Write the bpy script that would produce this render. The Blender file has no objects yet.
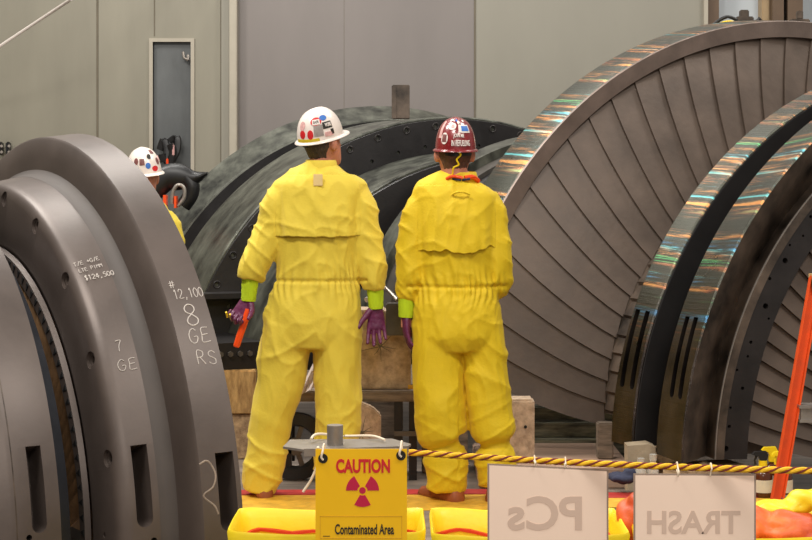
import bpy, bmesh, math, random
from mathutils import Vector, Matrix, noise
random.seed(4)
C = bpy.context.scene.collection
F, CX, YH, H = 1580.0, 406.0, 190.0, 1.47
R = math.radians
def W(px, py, d): return Vector(((px-CX)/F*d, d, H-(py-YH)/F*d))
def lin(c):
    def g(v):
        v /= 255.0
        return v/12.92 if v <= .04045 else ((v+.055)/1.055)**2.4
    return (g(c[0]), g(c[1]), g(c[2]), 1)

# ------------------------------------------------------------------ materials
def mat(name, c, rough=.5, metal=0., var=.15, scale=6., bump=0., bscale=40., spec=.5, stretch=(1,1,1),
        film=0., uvstreak=0., sss=0., trans=0., tint=None, sheen=0., coat=0., detail=6, anis=0., gen=False, painted_glints=False, crease=0.):
    m = bpy.data.materials.new(name); m.use_nodes = True
    nt = m.node_tree; N = nt.nodes; L = nt.links
    b = N['Principled BSDF']; col = lin(c)
    tc = N.new('ShaderNodeTexCoord'); mp = N.new('ShaderNodeMapping'); mp.inputs['Scale'].default_value = stretch
    L.new(tc.outputs['Generated' if gen else 'Object'], mp.inputs['Vector'])
    n = N.new('ShaderNodeTexNoise'); n.inputs['Scale'].default_value = scale; n.inputs['Detail'].default_value = detail
    n.inputs['Roughness'].default_value = .6
    L.new(mp.outputs[0], n.inputs['Vector'])
    r = N.new('ShaderNodeValToRGB'); r.color_ramp.elements[0].position = .3; r.color_ramp.elements[1].position = .7
    t = lin(tint) if tint else col
    r.color_ramp.elements[0].color = tuple(min(1, v*(1-var)) for v in t[:3])+(1,)
    r.color_ramp.elements[1].color = tuple(min(1, v*(1+var)) for v in col[:3])+(1,)
    L.new(n.outputs['Fac'], r.inputs['Fac']); L.new(r.outputs['Color'], b.inputs['Base Color'])
    b.inputs['Metallic'].default_value = metal; b.inputs['Specular IOR Level'].default_value = spec
    mr = N.new('ShaderNodeMapRange'); mr.inputs['To Min'].default_value = max(.05, rough-.08); mr.inputs['To Max'].default_value = min(1, rough+.08)
    L.new(n.outputs['Fac'], mr.inputs['Value']); L.new(mr.outputs[0], b.inputs['Roughness'])
    if bump:
        n2 = N.new('ShaderNodeTexNoise'); n2.inputs['Scale'].default_value = bscale; n2.inputs['Detail'].default_value = 4
        L.new(mp.outputs[0], n2.inputs['Vector'])
        bp = N.new('ShaderNodeBump'); bp.inputs['Strength'].default_value = bump; bp.inputs['Distance'].default_value = .01
        L.new(n2.outputs['Fac'], bp.inputs['Height']); L.new(bp.outputs[0], b.inputs['Normal'])
    if crease:
        mc = N.new('ShaderNodeMapping'); mc.inputs['Scale'].default_value = (1,1,.45); L.new(tc.outputs['Object'], mc.inputs['Vector'])
        nc = N.new('ShaderNodeTexNoise'); nc.noise_type = 'RIDGED_MULTIFRACTAL'; nc.inputs['Scale'].default_value = 5; nc.inputs['Detail'].default_value = 4
        nc.inputs['Roughness'].default_value = .55; nc.inputs['Distortion'].default_value = .6
        L.new(mc.outputs[0], nc.inputs['Vector'])
        bc = N.new('ShaderNodeBump'); bc.inputs['Strength'].default_value = crease; bc.inputs['Distance'].default_value = .02
        L.new(nc.outputs['Fac'], bc.inputs['Height']); L.new(bc.outputs[0], bp.inputs['Normal'])
    if uvstreak:
        m2 = N.new('ShaderNodeMapping'); m2.inputs['Scale'].default_value = (60, .6, 1)
        L.new(tc.outputs['UV'], m2.inputs['Vector'])
        n3 = N.new('ShaderNodeTexNoise'); n3.inputs['Scale'].default_value = 3; n3.inputs['Detail'].default_value = 8
        n3.inputs['Roughness'].default_value = .75
        L.new(m2.outputs[0], n3.inputs['Vector'])
        bp = N.new('ShaderNodeBump'); bp.inputs['Strength'].default_value = uvstreak; bp.inputs['Distance'].default_value = .012
        L.new(n3.outputs['Fac'], bp.inputs['Height']); L.new(bp.outputs[0], b.inputs['Normal'])
        if film:
            m3 = N.new('ShaderNodeMapRange'); m3.inputs['From Min'].default_value = .35; m3.inputs['From Max'].default_value = .65
            m3.inputs['To Min'].default_value = 250; m3.inputs['To Max'].default_value = 900
            L.new(n3.outputs['Fac'], m3.inputs['Value']); L.new(m3.outputs[0], b.inputs['Thin Film Thickness'])
            b.inputs['Thin Film IOR'].default_value = film
    if painted_glints:
        # iridescent glints painted into the metal colour as fine cross streaks, dull unpolished ends
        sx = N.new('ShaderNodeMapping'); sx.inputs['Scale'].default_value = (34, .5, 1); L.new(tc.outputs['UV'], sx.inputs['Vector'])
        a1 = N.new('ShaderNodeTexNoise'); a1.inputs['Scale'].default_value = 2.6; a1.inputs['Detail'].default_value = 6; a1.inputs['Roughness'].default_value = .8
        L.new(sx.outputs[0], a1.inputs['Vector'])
        # hue of each group of painted glints, and where the groups sit round the ring
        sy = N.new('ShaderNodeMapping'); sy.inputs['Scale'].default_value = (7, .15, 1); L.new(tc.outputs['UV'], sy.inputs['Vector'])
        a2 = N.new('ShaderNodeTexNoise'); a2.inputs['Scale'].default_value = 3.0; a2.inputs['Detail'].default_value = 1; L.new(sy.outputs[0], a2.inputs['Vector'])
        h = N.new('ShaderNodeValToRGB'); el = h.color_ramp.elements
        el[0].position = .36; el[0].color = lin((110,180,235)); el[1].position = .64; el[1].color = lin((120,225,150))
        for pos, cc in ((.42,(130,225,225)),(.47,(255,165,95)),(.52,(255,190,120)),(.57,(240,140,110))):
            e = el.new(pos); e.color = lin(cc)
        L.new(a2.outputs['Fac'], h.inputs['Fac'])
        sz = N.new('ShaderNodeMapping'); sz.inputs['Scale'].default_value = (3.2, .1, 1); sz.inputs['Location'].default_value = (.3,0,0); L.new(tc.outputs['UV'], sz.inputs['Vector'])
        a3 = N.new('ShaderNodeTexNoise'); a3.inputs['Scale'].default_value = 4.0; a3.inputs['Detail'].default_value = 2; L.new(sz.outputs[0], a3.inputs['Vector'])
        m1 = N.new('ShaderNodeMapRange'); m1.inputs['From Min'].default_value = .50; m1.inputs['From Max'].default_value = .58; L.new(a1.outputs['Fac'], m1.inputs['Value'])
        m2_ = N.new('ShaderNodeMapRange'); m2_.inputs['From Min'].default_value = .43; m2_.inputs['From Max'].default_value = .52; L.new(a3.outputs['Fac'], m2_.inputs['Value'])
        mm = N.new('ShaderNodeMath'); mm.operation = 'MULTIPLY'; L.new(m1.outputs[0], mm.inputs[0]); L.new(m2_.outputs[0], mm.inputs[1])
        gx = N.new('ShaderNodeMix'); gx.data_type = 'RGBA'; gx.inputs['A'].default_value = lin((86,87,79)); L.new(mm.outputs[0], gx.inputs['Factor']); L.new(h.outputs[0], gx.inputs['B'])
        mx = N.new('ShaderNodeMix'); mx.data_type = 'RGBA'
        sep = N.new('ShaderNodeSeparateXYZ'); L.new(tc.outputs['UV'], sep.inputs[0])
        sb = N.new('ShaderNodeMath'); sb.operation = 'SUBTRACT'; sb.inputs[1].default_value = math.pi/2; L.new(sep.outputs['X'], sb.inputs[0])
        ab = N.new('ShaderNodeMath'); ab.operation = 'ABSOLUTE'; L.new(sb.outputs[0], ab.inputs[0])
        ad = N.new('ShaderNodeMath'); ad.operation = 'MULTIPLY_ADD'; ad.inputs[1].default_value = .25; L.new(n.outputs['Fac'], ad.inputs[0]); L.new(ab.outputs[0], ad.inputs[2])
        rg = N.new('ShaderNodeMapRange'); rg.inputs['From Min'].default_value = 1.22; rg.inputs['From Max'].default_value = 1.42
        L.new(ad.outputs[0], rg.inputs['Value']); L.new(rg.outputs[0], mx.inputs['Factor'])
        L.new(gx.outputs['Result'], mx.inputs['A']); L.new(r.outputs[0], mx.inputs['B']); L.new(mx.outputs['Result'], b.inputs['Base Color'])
    if sss: b.inputs['Subsurface Weight'].default_value = sss; b.inputs['Subsurface Radius'].default_value = (.02, .01, .005)
    if trans: b.inputs['Transmission Weight'].default_value = trans
    if sheen: b.inputs['Sheen Weight'].default_value = sheen
    if coat: b.inputs['Coat Weight'].default_value = coat; b.inputs['Coat Roughness'].default_value = .15
    return m
M = dict(
 brown=mat('brown_steel', (91,80,74), .42, .32, .2, 3, .03, 60),
 brownblade=mat('blade_steel', (94,80,70), .5, .25, .25, 4, .12, 30),
 band=mat('machined_steel', (74,66,62), .30, .85, .4, 5, uvstreak=.35, painted_glints=True, tint=(44,40,38)),
 mottled=mat('mottled_steel', (92,79,68), .45, .4, .6, 5, .15, 14, tint=(34,30,27), detail=10),
 darkcore=mat('black_oxide', (40,35,33), .45, .3, .4, 5, .1, 30),
 black=mat('black_painted_steel', (36,33,33), .42, .2, .25, 5, .08, 50),
 green=mat('worn_green_grey_steel', (88,89,80), .38, .4, .55, 8, .25, 12, tint=(36,35,33), stretch=(1,1,.6), detail=14),
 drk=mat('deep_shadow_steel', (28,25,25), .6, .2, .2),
 hole=mat('bore_black', (12,11,11), .7, 0, .1),
 grey=mat('grey_steel', (96,91,86), .38, .6, .3, 6, .1, 30),
 bright=mat('galvanised_steel', (150,142,134), .4, .6, .15, 20, .1, 60),
 fibre=mat('brass_brown_vane', (165,128,92), .5, .3, .45, 8, .5, 24, stretch=(1,1,.5)),
 blue=mat('blued_steel', (50,51,56), .35, .6, .3, 4),
 chalk=mat('chalk', (205,196,188), .9, 0, .1, 60),
 suit=mat('yellow_coverall_cloth', (226,199,62), .72, 0, .04, 8, .15, 90, sheen=.1, crease=.42),
 suit2=mat('deep_yellow_coverall_cloth', (224,190,14), .7, 0, .04, 8, .15, 90, sheen=.05, crease=.46),
 patch=mat('pale_patch', (235,205,140), .8),
 skin=mat('skin', (190,125,100), .5, 0, .1, 10, .1, 80, sss=.15),
 hair=mat('dark_hair', (66,52,42), .6, 0, .4, 60, .8, 140, stretch=(1,1,.25)),
 hair2=mat('cropped_brown_hair', (92,62,46), .7, 0, .3, 60, .6, 160),
 whitehat=mat('white_hat_shell', (235,222,212), .3, 0, .05, coat=.4),
 redhat=mat('dark_red_hat_shell', (128,28,32), .28, 0, .12, 20, coat=.5),
 purple=mat('purple_nitrile', (96,32,70), .45, 0, .2, 20, .2, 60),
 lime=mat('lime_knit', (190,215,20), .8, 0, .1, 20, .5, 160, stretch=(3,3,1)),
 yellow=mat('yellow_plastic', (240,205,20), .4, 0, .05),
 orange=mat('orange_plastic', (240,78,20), .35, 0, .06),
 ladder=mat('orange_fibreglass', (208,70,8), .6, 0, .12, 12, .1, 50, spec=.2),
 shoe=mat('red_brown_rubber', (150,80,42), .55, 0, .25, 12, .2, 50),
 wood=mat('pale_timber', (190,160,122), .75, 0, .25, 5, .3, 30, stretch=(6,1,6), tint=(150,118,88)),
 woodend=mat('timber_end_grain', (206,182,156), .8, 0, .2, 22, .5, 30, tint=(172,146,122)),
 woodgrey=mat('weathered_timber', (138,122,106), .8, 0, .25, 6, .3, 30, stretch=(1,6,6), tint=(98,86,74)),
 woodgreen=mat('greenish_timber', (150,146,122), .75, 0, .25, 6, .3, 30, stretch=(1,6,6), tint=(70,68,58)),
 woodtan=mat('tan_timber', (205,165,105), .75, 0, .25, 6, .3, 30, stretch=(6,6,1.5), tint=(165,122,72)),
 pinkwood=mat('pinkish_board', (192,160,138), .6, 0, .2, 4, .2, 30, stretch=(.5,4,4)),
 redtape=mat('red_tape', (175,50,44), .5, 0, .15, 14),
 yeltape=mat('yellow_tape', (212,162,48), .55, 0, .25, 14, .2, 40),
 bag=mat('yellow_liner', (244,214,30), .45, 0, .06, 5, .5, 10),
 orangebag=mat('orange_bag', (228,112,40), .5, 0, .3, 5, .5, 12, tint=(205,58,22)),
 redline=mat('red_line', (205,50,25), .5, 0, .05),
 sign=mat('sign_yellow', (243,190,22), .5, 0, .03, spec=.3),
 magenta=mat('sign_magenta', (190,15,62), .6, 0, .05),
 signred=mat('sign_red', (205,28,35), .6, 0, .05),
 ink=mat('ink_black', (35,30,22), .6, 0, .05),
 paper=mat('paper', (252,226,206), .7, 0, .02, 3, spec=.2),
 ghost=mat('ghost_print', (216,190,172), .8, 0, .02, spec=.2),
 sleeve=mat('sleeve_edge', (160,140,126), .3, 0, .05),
 cord=mat('pale_cord', (232,215,190), .8, 0, .1, 60),
 ropey=mat('rope_yellow', (238,185,25), .7, 0, .12, 80, .3, 200),
 roper=mat('rope_dark_red', (120,35,30), .7, 0, .2, 80, .3, 200),
 floor=mat('floor', (140,126,114), .5, 0, .2, 1.6, .1, 14, stretch=(.6,5,1), tint=(98,88,80)),
 wallL=mat('wall_left_paint', (139,134,119), .45, .15, .13, 1.1, .03, 20, stretch=(1.6,1,.3)),
 wallR=mat('wall_right_paint', (123,116,112), .42, .15, .1, .9, .03, 20, stretch=(1.2,1,.4)),
 wallR2=mat('wall_pale_paint', (138,134,122), .42, .15, .09, .9, .03, 20, stretch=(1.2,1,.4)),
 doorm=mat('door_blue_grey', (98,100,100), .35, .4, .25, 2, .05, 20, stretch=(1,1,.4)),
 post=mat('column_pale', (170,162,146), .45, .1, .06),
 postd=mat('column_brown', (96,76,58), .5, .1, .12),
 seam=mat('seam_dark', (104,96,80), .7),
 bluewall=mat('pale_blue_wall', (176,182,186), .5, 0, .05, .5),
 plastic=mat('clear_milky_plastic', (215,210,200), .2, 0, .05, trans=.4),
 tanwrap=mat('tan_wrap', (165,148,124), .4, 0, .2, 10, .4, 25),
 amber=mat('amber_bottle', (96,48,22), .2, 0, .2, trans=.3),
 blackp=mat('black_plastic', (22,21,22), .4, 0, .1),
 label=mat('paper_label', (205,198,180), .6),
 cloth=mat('pale_cloth', (215,198,190), .8, 0, .1, 10, .4, 20),
 navy=mat('navy_rag', (38,42,66), .8, 0, .2, 20, .5, 30),
 rubber=mat('black_rubber', (38,35,34), .6, 0, .2, 20),
 red=mat('sticker_red', (205,32,36), .5, 0, .03), stblue=mat('sticker_blue', (50,110,190), .5, 0, .03),
 stwhite=mat('sticker_white', (232,222,214), .5, 0, .03), stgrey=mat('sticker_grey', (150,140,134), .5, 0, .15, 60),
 styel=mat('sticker_yellow', (205,178,40), .5, 0, .1), stbrown=mat('sticker_brown', (120,70,66), .5, 0, .3, 60),
 stpink=mat('sticker_pink', (214,165,160), .5, 0, .3, 60),
)

# ------------------------------------------------------------------ object helpers
def tag(o, label=None, cat=None, group=None, kind=None):
    if label: o['label'] = label
    if cat: o['category'] = cat
    if group: o['group'] = group
    if kind: o['kind'] = kind
    return o
def obj(name, bm, m, parent=None, label=None, smooth=35, recalc=True):
    if recalc: bmesh.ops.recalc_face_normals(bm, faces=bm.faces)
    me = bpy.data.meshes.new(name); bm.to_mesh(me); bm.free()
    me.materials.append(m)
    if smooth:
        me.shade_smooth()
        me.set_sharp_from_angle(angle=R(smooth))
    o = bpy.data.objects.new(name, me); C.objects.link(o)
    if parent:
        o.parent = parent
        o.matrix_parent_inverse = Matrix.Translation(-parent.location) if not isinstance(parent.data, bpy.types.Mesh) else Matrix()
    if label: o['label'] = label
    return o
def thing(name, label, cat, loc=(0,0,0), group=None):
    o = bpy.data.objects.new(name, None); C.objects.link(o); o.location = loc; o.empty_display_size = .1
    return tag(o, label, cat, group)
def BM(): return bmesh.new()
def box(bm, lo, hi, bev=0.0, mtx=None):
    v = [bm.verts.new((x,y,z)) for x in (lo[0],hi[0]) for y in (lo[1],hi[1]) for z in (lo[2],hi[2])]
    fs = [bm.faces.new([v[i] for i in q]) for q in ((0,1,3,2),(4,6,7,5),(0,4,5,1),(2,3,7,6),(0,2,6,4),(1,5,7,3))]
    if bev:
        es = {e for f in fs for e in f.edges}
        r = bmesh.ops.bevel(bm, geom=list(es), offset=bev, segments=2, affect='EDGES')
        vs = {q for f in r['faces'] for q in f.verts} | {q for q in v if q.is_valid}
    else: vs = set(v)
    if mtx is not None: bmesh.ops.transform(bm, matrix=mtx, verts=list(vs))
    return bm
def bx(lo, hi, bev=0.0, mtx=None): return box(BM(), lo, hi, bev, mtx)
def loft(bm, loops, cap=True, closed=True, close_path=False):
    rows = [[bm.verts.new(p) for p in l] for l in loops]
    n = len(rows[0])
    rng = range(n) if closed else range(n-1)
    pairs = list(zip(rows, rows[1:])) + ([(rows[-1], rows[0])] if close_path else [])
    for a, b in pairs:
        for i in rng: bm.faces.new((a[i], a[(i+1)%n], b[(i+1)%n], b[i]))
    if cap and not close_path:
        bm.faces.new(rows[0][::-1]); bm.faces.new(rows[-1])
    return bm
def tube(bm, pts, rad, n=12, cap=True, ref=Vector((1,0,0))):
    """pts: points; rad: number, list of numbers or of (rx, ry) pairs"""
    pts = [Vector(p) for p in pts]; loops = []
    for i, p in enumerate(pts):
        t = (pts[min(i+1, len(pts)-1)] - pts[max(i-1, 0)])
        t = t.normalized() if t.length > 1e-9 else Vector((0,0,1))
        a = ref - ref.dot(t)*t
        if a.length < .1: a = Vector((0,1,0)) - Vector((0,1,0)).dot(t)*t
        a.normalize(); b = t.cross(a)
        r = rad[i] if isinstance(rad, (list, tuple)) else rad
        rx, ry = r if isinstance(r, (list, tuple)) else (r, r)
        loops.append([p + a*(rx*math.cos(2*math.pi*k/n)) + b*(ry*math.sin(2*math.pi*k/n)) for k in range(n)])
    return loft(bm, loops, cap)
def smoothpts(P, n=6):
    """Catmull-Rom through P (tuples of any length)"""
    out = []
    for i in range(len(P)-1):
        a, b, c, d = P[max(i-1,0)], P[i], P[i+1], P[min(i+2,len(P)-1)]
        for k in range(n):
            t = k/n
            out.append(tuple(.5*((2*b[j])+(-a[j]+c[j])*t+(2*a[j]-5*b[j]+4*c[j]-d[j])*t*t+(-a[j]+3*b[j]-3*c[j]+d[j])*t**3) for j in range(len(b))))
    out.append(tuple(P[-1])); return out
def ellipsoid(bm, c, r, rot=None, seg=20):
    m = Matrix.Translation(Vector(c)) @ (rot or Matrix()).to_4x4() @ Matrix.Diagonal((r[0], r[1], r[2], 1))
    bmesh.ops.create_uvsphere(bm, u_segments=seg, v_segments=seg//2+2, radius=1, matrix=m); return bm
def cyl(bm, a, b, r, n=20, r2=None):
    return tube(bm, [a, b], [r, r if r2 is None else r2], n)
def revolve(bm, prof, c, n=28):
    """prof: list of (radius, z) closed to the axis at both ends"""
    loops = [[Vector((c[0]+r*math.cos(2*math.pi*k/n), c[1]+r*math.sin(2*math.pi*k/n), c[2]+z)) for k in range(n)] for r, z in prof]
    return loft(bm, loops)
def evalmesh(o):
    dg = bpy.context.evaluated_depsgraph_get(); dg.update()
    me = bpy.data.meshes.new_from_object(o.evaluated_get(dg)); return me
def carve(o, cbm):
    bmesh.ops.recalc_face_normals(cbm, faces=cbm.faces)
    cm = bpy.data.meshes.new('tmp'); cbm.to_mesh(cm); cbm.free()
    c = bpy.data.objects.new('tmp', cm); C.objects.link(c)
    md = o.modifiers.new('b', 'BOOLEAN'); md.operation = 'DIFFERENCE'; md.object = c; md.solver = 'EXACT'; md.use_self = True
    bpy.context.view_layer.update(); me = evalmesh(o); o.modifiers.clear(); o.data = me
    bpy.data.objects.remove(c); me.shade_smooth(); me.set_sharp_from_angle(angle=R(35))
def remesh(bm, vox, it=2):
    bmesh.ops.recalc_face_normals(bm, faces=bm.faces)
    me = bpy.data.meshes.new('tmp'); bm.to_mesh(me); bm.free()
    o = bpy.data.objects.new('tmp', me); C.objects.link(o)
    md = o.modifiers.new('r', 'REMESH'); md.mode = 'VOXEL'; md.voxel_size = vox
    bpy.context.view_layer.update(); m2 = evalmesh(o); bpy.data.objects.remove(o)
    b = BM(); b.from_mesh(m2); bpy.data.meshes.remove(m2)
    for _ in range(it): bmesh.ops.smooth_vert(b, verts=b.verts, factor=.5, use_axis_x=True, use_axis_y=True, use_axis_z=True)
    return b
def textbm(s, size, bold=0.0, sx=1.0, mirror=False, align='CENTER', thick=.0006):
    """flat text in the xz plane facing -y, centred; returns a bmesh"""
    cu = bpy.data.curves.new('t', 'FONT'); cu.body = s; cu.size = size; cu.align_x = align; cu.align_y = 'CENTER'
    cu.offset = bold; cu.extrude = thick; cu.resolution_u = 4
    o = bpy.data.objects.new('t', cu); C.objects.link(o); bpy.context.view_layer.update()
    me = evalmesh(o); bpy.data.objects.remove(o); bm = BM(); bm.from_mesh(me); bpy.data.meshes.remove(me)
    for v in bm.verts:
        x, y, z = v.co; v.co = Vector(((-x if mirror else x)*sx, -z, y))
    return bm
def move(bm, v):
    bmesh.ops.translate(bm, verts=bm.verts, vec=Vector(v)); return bm

# ------------------------------------------------------------------ turbine half rings
class Asm:
    def __init__(s, P, th):
        s.P = Vector((P[0], P[1], P[2]+H)); th = R(th)
        s.u = Vector((math.cos(th), math.sin(th), 0)); s.e = Vector((math.sin(th), -math.cos(th), 0))
    def pt(s, a, r, ph):
        ph = R(ph); return s.P + s.u*a + s.e*(r*math.cos(ph)) + Vector((0,0,r*math.sin(ph)))
def lathe(A, prof, p0=1.5, p1=178.5, n=120):
    bm = BM(); uv = bm.loops.layers.uv.new('UVMap')
    rows = []; K = len(prof)
    for i in range(n+1):
        ph = p0+(p1-p0)*i/n
        rows.append([bm.verts.new(A.pt(a, r, ph)) for a, r in prof])
    acc = [0]
    for k in range(K):
        a, b = prof[k], prof[(k+1)%K]; acc.append(acc[-1]+math.hypot(a[0]-b[0], a[1]-b[1]))
    for i in range(n):
        for k in range(K):
            f = bm.faces.new((rows[i][k], rows[i][(k+1)%K], rows[i+1][(k+1)%K], rows[i+1][k]))
            for lp, (ii, kk) in zip(f.loops, ((i,k),(i,k+1),(i+1,k+1),(i+1,k))):
                lp[uv].uv = (R(p0+(p1-p0)*ii/n), acc[kk])
    bm.faces.new(rows[0][::-1]); bm.faces.new(rows[-1])
    return bm
def slot_cutter(bm, A, s0, s1, pa, pb, r0, r1, round_at_b=True, shear=0.0):
    """slot between angles pa (square end) and pb (round end)"""
    sm = (s0+s1)/2; hw = (s1-s0)/2; rm = (r0+r1)/2
    sg = 1 if pb > pa else -1
    pts = [(s0, pa), (s0, pb-sg*math.degrees(hw/rm))]
    for k in range(1, 6):
        a = math.pi*k/6; pts.append((sm-hw*math.cos(a), pb-sg*math.degrees(hw/rm)*(1-math.sin(a))))
    pts += [(s1, pb-sg*math.degrees(hw/rm)), (s1, pa)]
    loft(bm, [[A.pt(a+shear*(p-pa), r, p) for a, p in pts] for r in (r0, r1)])
def axial_hole(bm, A, s0, s1, r, ph, rad, n=14):
    tube(bm, [A.pt(s0, r, ph), A.pt(s1, r, ph)], rad, n, ref=Vector((0,0,1)))
def blades(A, parent, name, m, s_out, r_out, s_in, r_in, n, lean, p0, p1, lift=.03, cols=5, rows=9, curve=0.02, thick=.008, label=None):
    dphi = (p1-p0)/n
    for k in range(n):
        fr, bk = [], []
        for j in range(rows):
            t = j/(rows-1)
            s = s_in+(s_out-s_in)*t; r = r_in+(r_out-r_in)*t
            ph0 = p0+k*dphi-lean*(t**1.1)
            a, b = [], []
            for i in range(cols):
                q = i/(cols-1)
                up = lift*q**1.5 + curve*math.sin(math.pi*t)
                ph = ph0+dphi*1.06*(q-.03)
                a.append(A.pt(s-up, r, ph)); b.append(A.pt(s-up+thick, r, ph))
            fr.append(a); bk.append(b)
        bm = BM()
        loft(bm, [fr[j]+bk[j][::-1] for j in range(rows)])
        o = obj(name, bm, m, parent, smooth=40)

# ---- right unit: outer ring with fan of blades, two machined bands, inner stage
A = Asm((2.108, 9.2, -1.192), 111.5)
RU = thing('turbine_diaphragm_casing', 'huge steel half ring at right with a blade fan and two shiny bands', 'turbine part', A.pt(-.8,0,0)*1)
RU.location.z = .28
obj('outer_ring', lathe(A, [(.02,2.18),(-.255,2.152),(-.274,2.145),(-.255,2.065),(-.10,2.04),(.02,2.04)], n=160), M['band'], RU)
face_m = mat('ring_face_steel', (128,112,103), .45, .35, .25, 5, uvstreak=.2)
obj('ring_face', lathe(A, [(-.268,2.1495),(-.279,2.144),(-.264,2.058),(-.12,2.05),(-.12,2.058),(-.25,2.068)], n=160), face_m, RU, 'plain brown-grey front face of the ring')
blades(A, RU, 'blade', M['brownblade'], -.215, 2.085, -.53, 1.372, 36, 9.0, 9, 181.0, lift=.020)
bm = BM()
loops = []
N = 360
for i in range(N+1):
    ph = 1.5+177*i/N
    fr = ((ph+3) % 4.11)/4.11
    r = 1.365+.022*fr
    loops.append([A.pt(-.56, r, ph), A.pt(-.60, r+.004, ph), A.pt(-.72, r-.01, ph), A.pt(-.72, 1.25, ph), A.pt(-.56, 1.25, ph)])
loft(bm, loops)
obj('toothed_ring', bm, M['mottled'], RU, 'saw-toothed inner ring at the foot of the blades')
obj('hub_drum', lathe(A, [(-.50,1.37),(-.75,1.365),(-1.0,1.37),(-1.45,1.42),(-1.9,1.42),(-1.9,1.2),(-.50,1.2)]), M['mottled'], RU)
obj('groove_wall', lathe(A, [(-1.600,1.805),(-1.6065,1.800),(-1.603,1.60),(-1.58,1.43),(-1.80,1.43),(-1.80,1.41),(-1.55,1.41),(-1.59,1.60)]), M['drk'], RU, 'groove wall between the bands, shade painted in its colour')  # shade of the deep groove put into the wall colour
def ring_with_slots(prof, name, m, slots, label=None):
    o = obj(name, lathe(A, prof, n=140), m, RU, label)
    c = BM()
    for s0, s1, pa, pb, sh in slots: slot_cutter(c, A, s0, s1, pa, pb, 1.70, 1.9, shear=sh)
    carve(o, c); return o
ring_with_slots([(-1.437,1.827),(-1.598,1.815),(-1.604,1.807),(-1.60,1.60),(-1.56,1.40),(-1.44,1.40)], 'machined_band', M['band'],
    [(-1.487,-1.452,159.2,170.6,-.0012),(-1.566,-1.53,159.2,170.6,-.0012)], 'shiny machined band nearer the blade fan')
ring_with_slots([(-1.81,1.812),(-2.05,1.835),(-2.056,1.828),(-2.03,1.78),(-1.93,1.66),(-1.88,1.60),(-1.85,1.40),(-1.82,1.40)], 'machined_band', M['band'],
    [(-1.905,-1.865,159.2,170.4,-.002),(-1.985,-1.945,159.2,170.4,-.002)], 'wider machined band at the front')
o = obj('inner_face', lathe(A, [(-2.058,1.829),(-2.032,1.775),(-1.935,1.66),(-1.885,1.60),(-1.87,1.62),(-1.93,1.69),(-2.02,1.80)], n=140), M['mottled'], RU, 'blotched brown sloping face')
o = obj('ridge_ring', lathe(A, [(-1.87,1.614),(-1.995,1.636),(-2.005,1.63),(-2.025,1.493),(-1.99,1.475),(-1.80,1.44),(-1.80,1.57)], n=140), M['darkcore'], RU)
c = BM()
random.seed(11)
for k in range(26):
    axial_hole(c, A, -2.1, -1.97, random.uniform(1.52,1.61), 100+k*3.1+random.uniform(-1,1), random.choice((.006,.008,.013)), 8)
carve(o, c)
obj('polished_lip', lathe(A, [(-1.868,1.616),(-1.997,1.640),(-2.009,1.634),(-2.013,1.60),(-2.004,1.60),(-1.99,1.625),(-1.87,1.605)], n=140), M['mottled'], RU)
for r_, s_ in ((1.6165,-1.872),(1.641,-1.999)): obj('polished_edge', lathe(A, [(s_,r_),(s_-.007,r_+.001),(s_-.007,r_-.008),(s_,r_-.008)], n=140), M['bright'], RU)
blades(A, RU, 'blade', M['brownblade'], -1.985, 1.50, -2.02, .95, 51, 5, 6, 180.4, lift=.022, rows=7)
obj('inner_drum', lathe(A, [(-2.06,.965),(-2.06,.90),(-1.9,.90),(-1.9,.965)], n=80), M['darkcore'], RU)

# tools on top of the big ring
t = thing('pipe_clamp', 'small rusty clamp with bolt head standing on top of the big blade ring', 'clamp', W(745, 23, 9.25))
bm = BM(); p = W(744, 23, 9.25)
box(bm, p+Vector((-.05,-.04,-.02)), p+Vector((.05,.04,.035)), .006); box(bm, p+Vector((-.025,-.025,.03)), p+Vector((.025,.025,.075)), .005)
obj('clamp_body', bm, M['mottled'], t)
bm = BM(); tube(bm, [p+Vector((.05,0,.01)), p+Vector((.085,0,.02)), p+Vector((.105,0,.0))], [.012,.018,.014]); obj('clamp_screw', bm, M['darkcore'], t)
t = thing('air_hose', 'short black hose with yellow wrap lying on top of the big blade ring', 'hose', W(727, 24, 9.25))
p = W(728, 25, 9.22)
bm = BM(); tube(bm, smoothpts([tuple(p+Vector(q)) for q in ((-.085,0,0),(-.05,0,.028),(0,0,.048),(.05,.0,.03),(.075,0,.005))]), .010); obj('hose', bm, M['blackp'], t)
bm = BM(); tube(bm, smoothpts([tuple(p+Vector(q)) for q in ((-.06,-.03,0),(0,-.03,.016),(.05,-.03,.004))]), .009); obj('yellow_wrap', bm, M['yellow'], t)
bm = BM(); p = W(800, 23, 9.28)
box(bm, p+Vector((-.06,-.04,-.02)), p+Vector((.05,.04,.02)), .006); box(bm, p+Vector((-.02,-.02,.02)), p+Vector((.015,.02,.07)), .005)
tag(obj('bolt_clamp', bm, M['mottled']), 'rusty bolt clamp on top of the big ring, beside the brown column', 'clamp')

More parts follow.
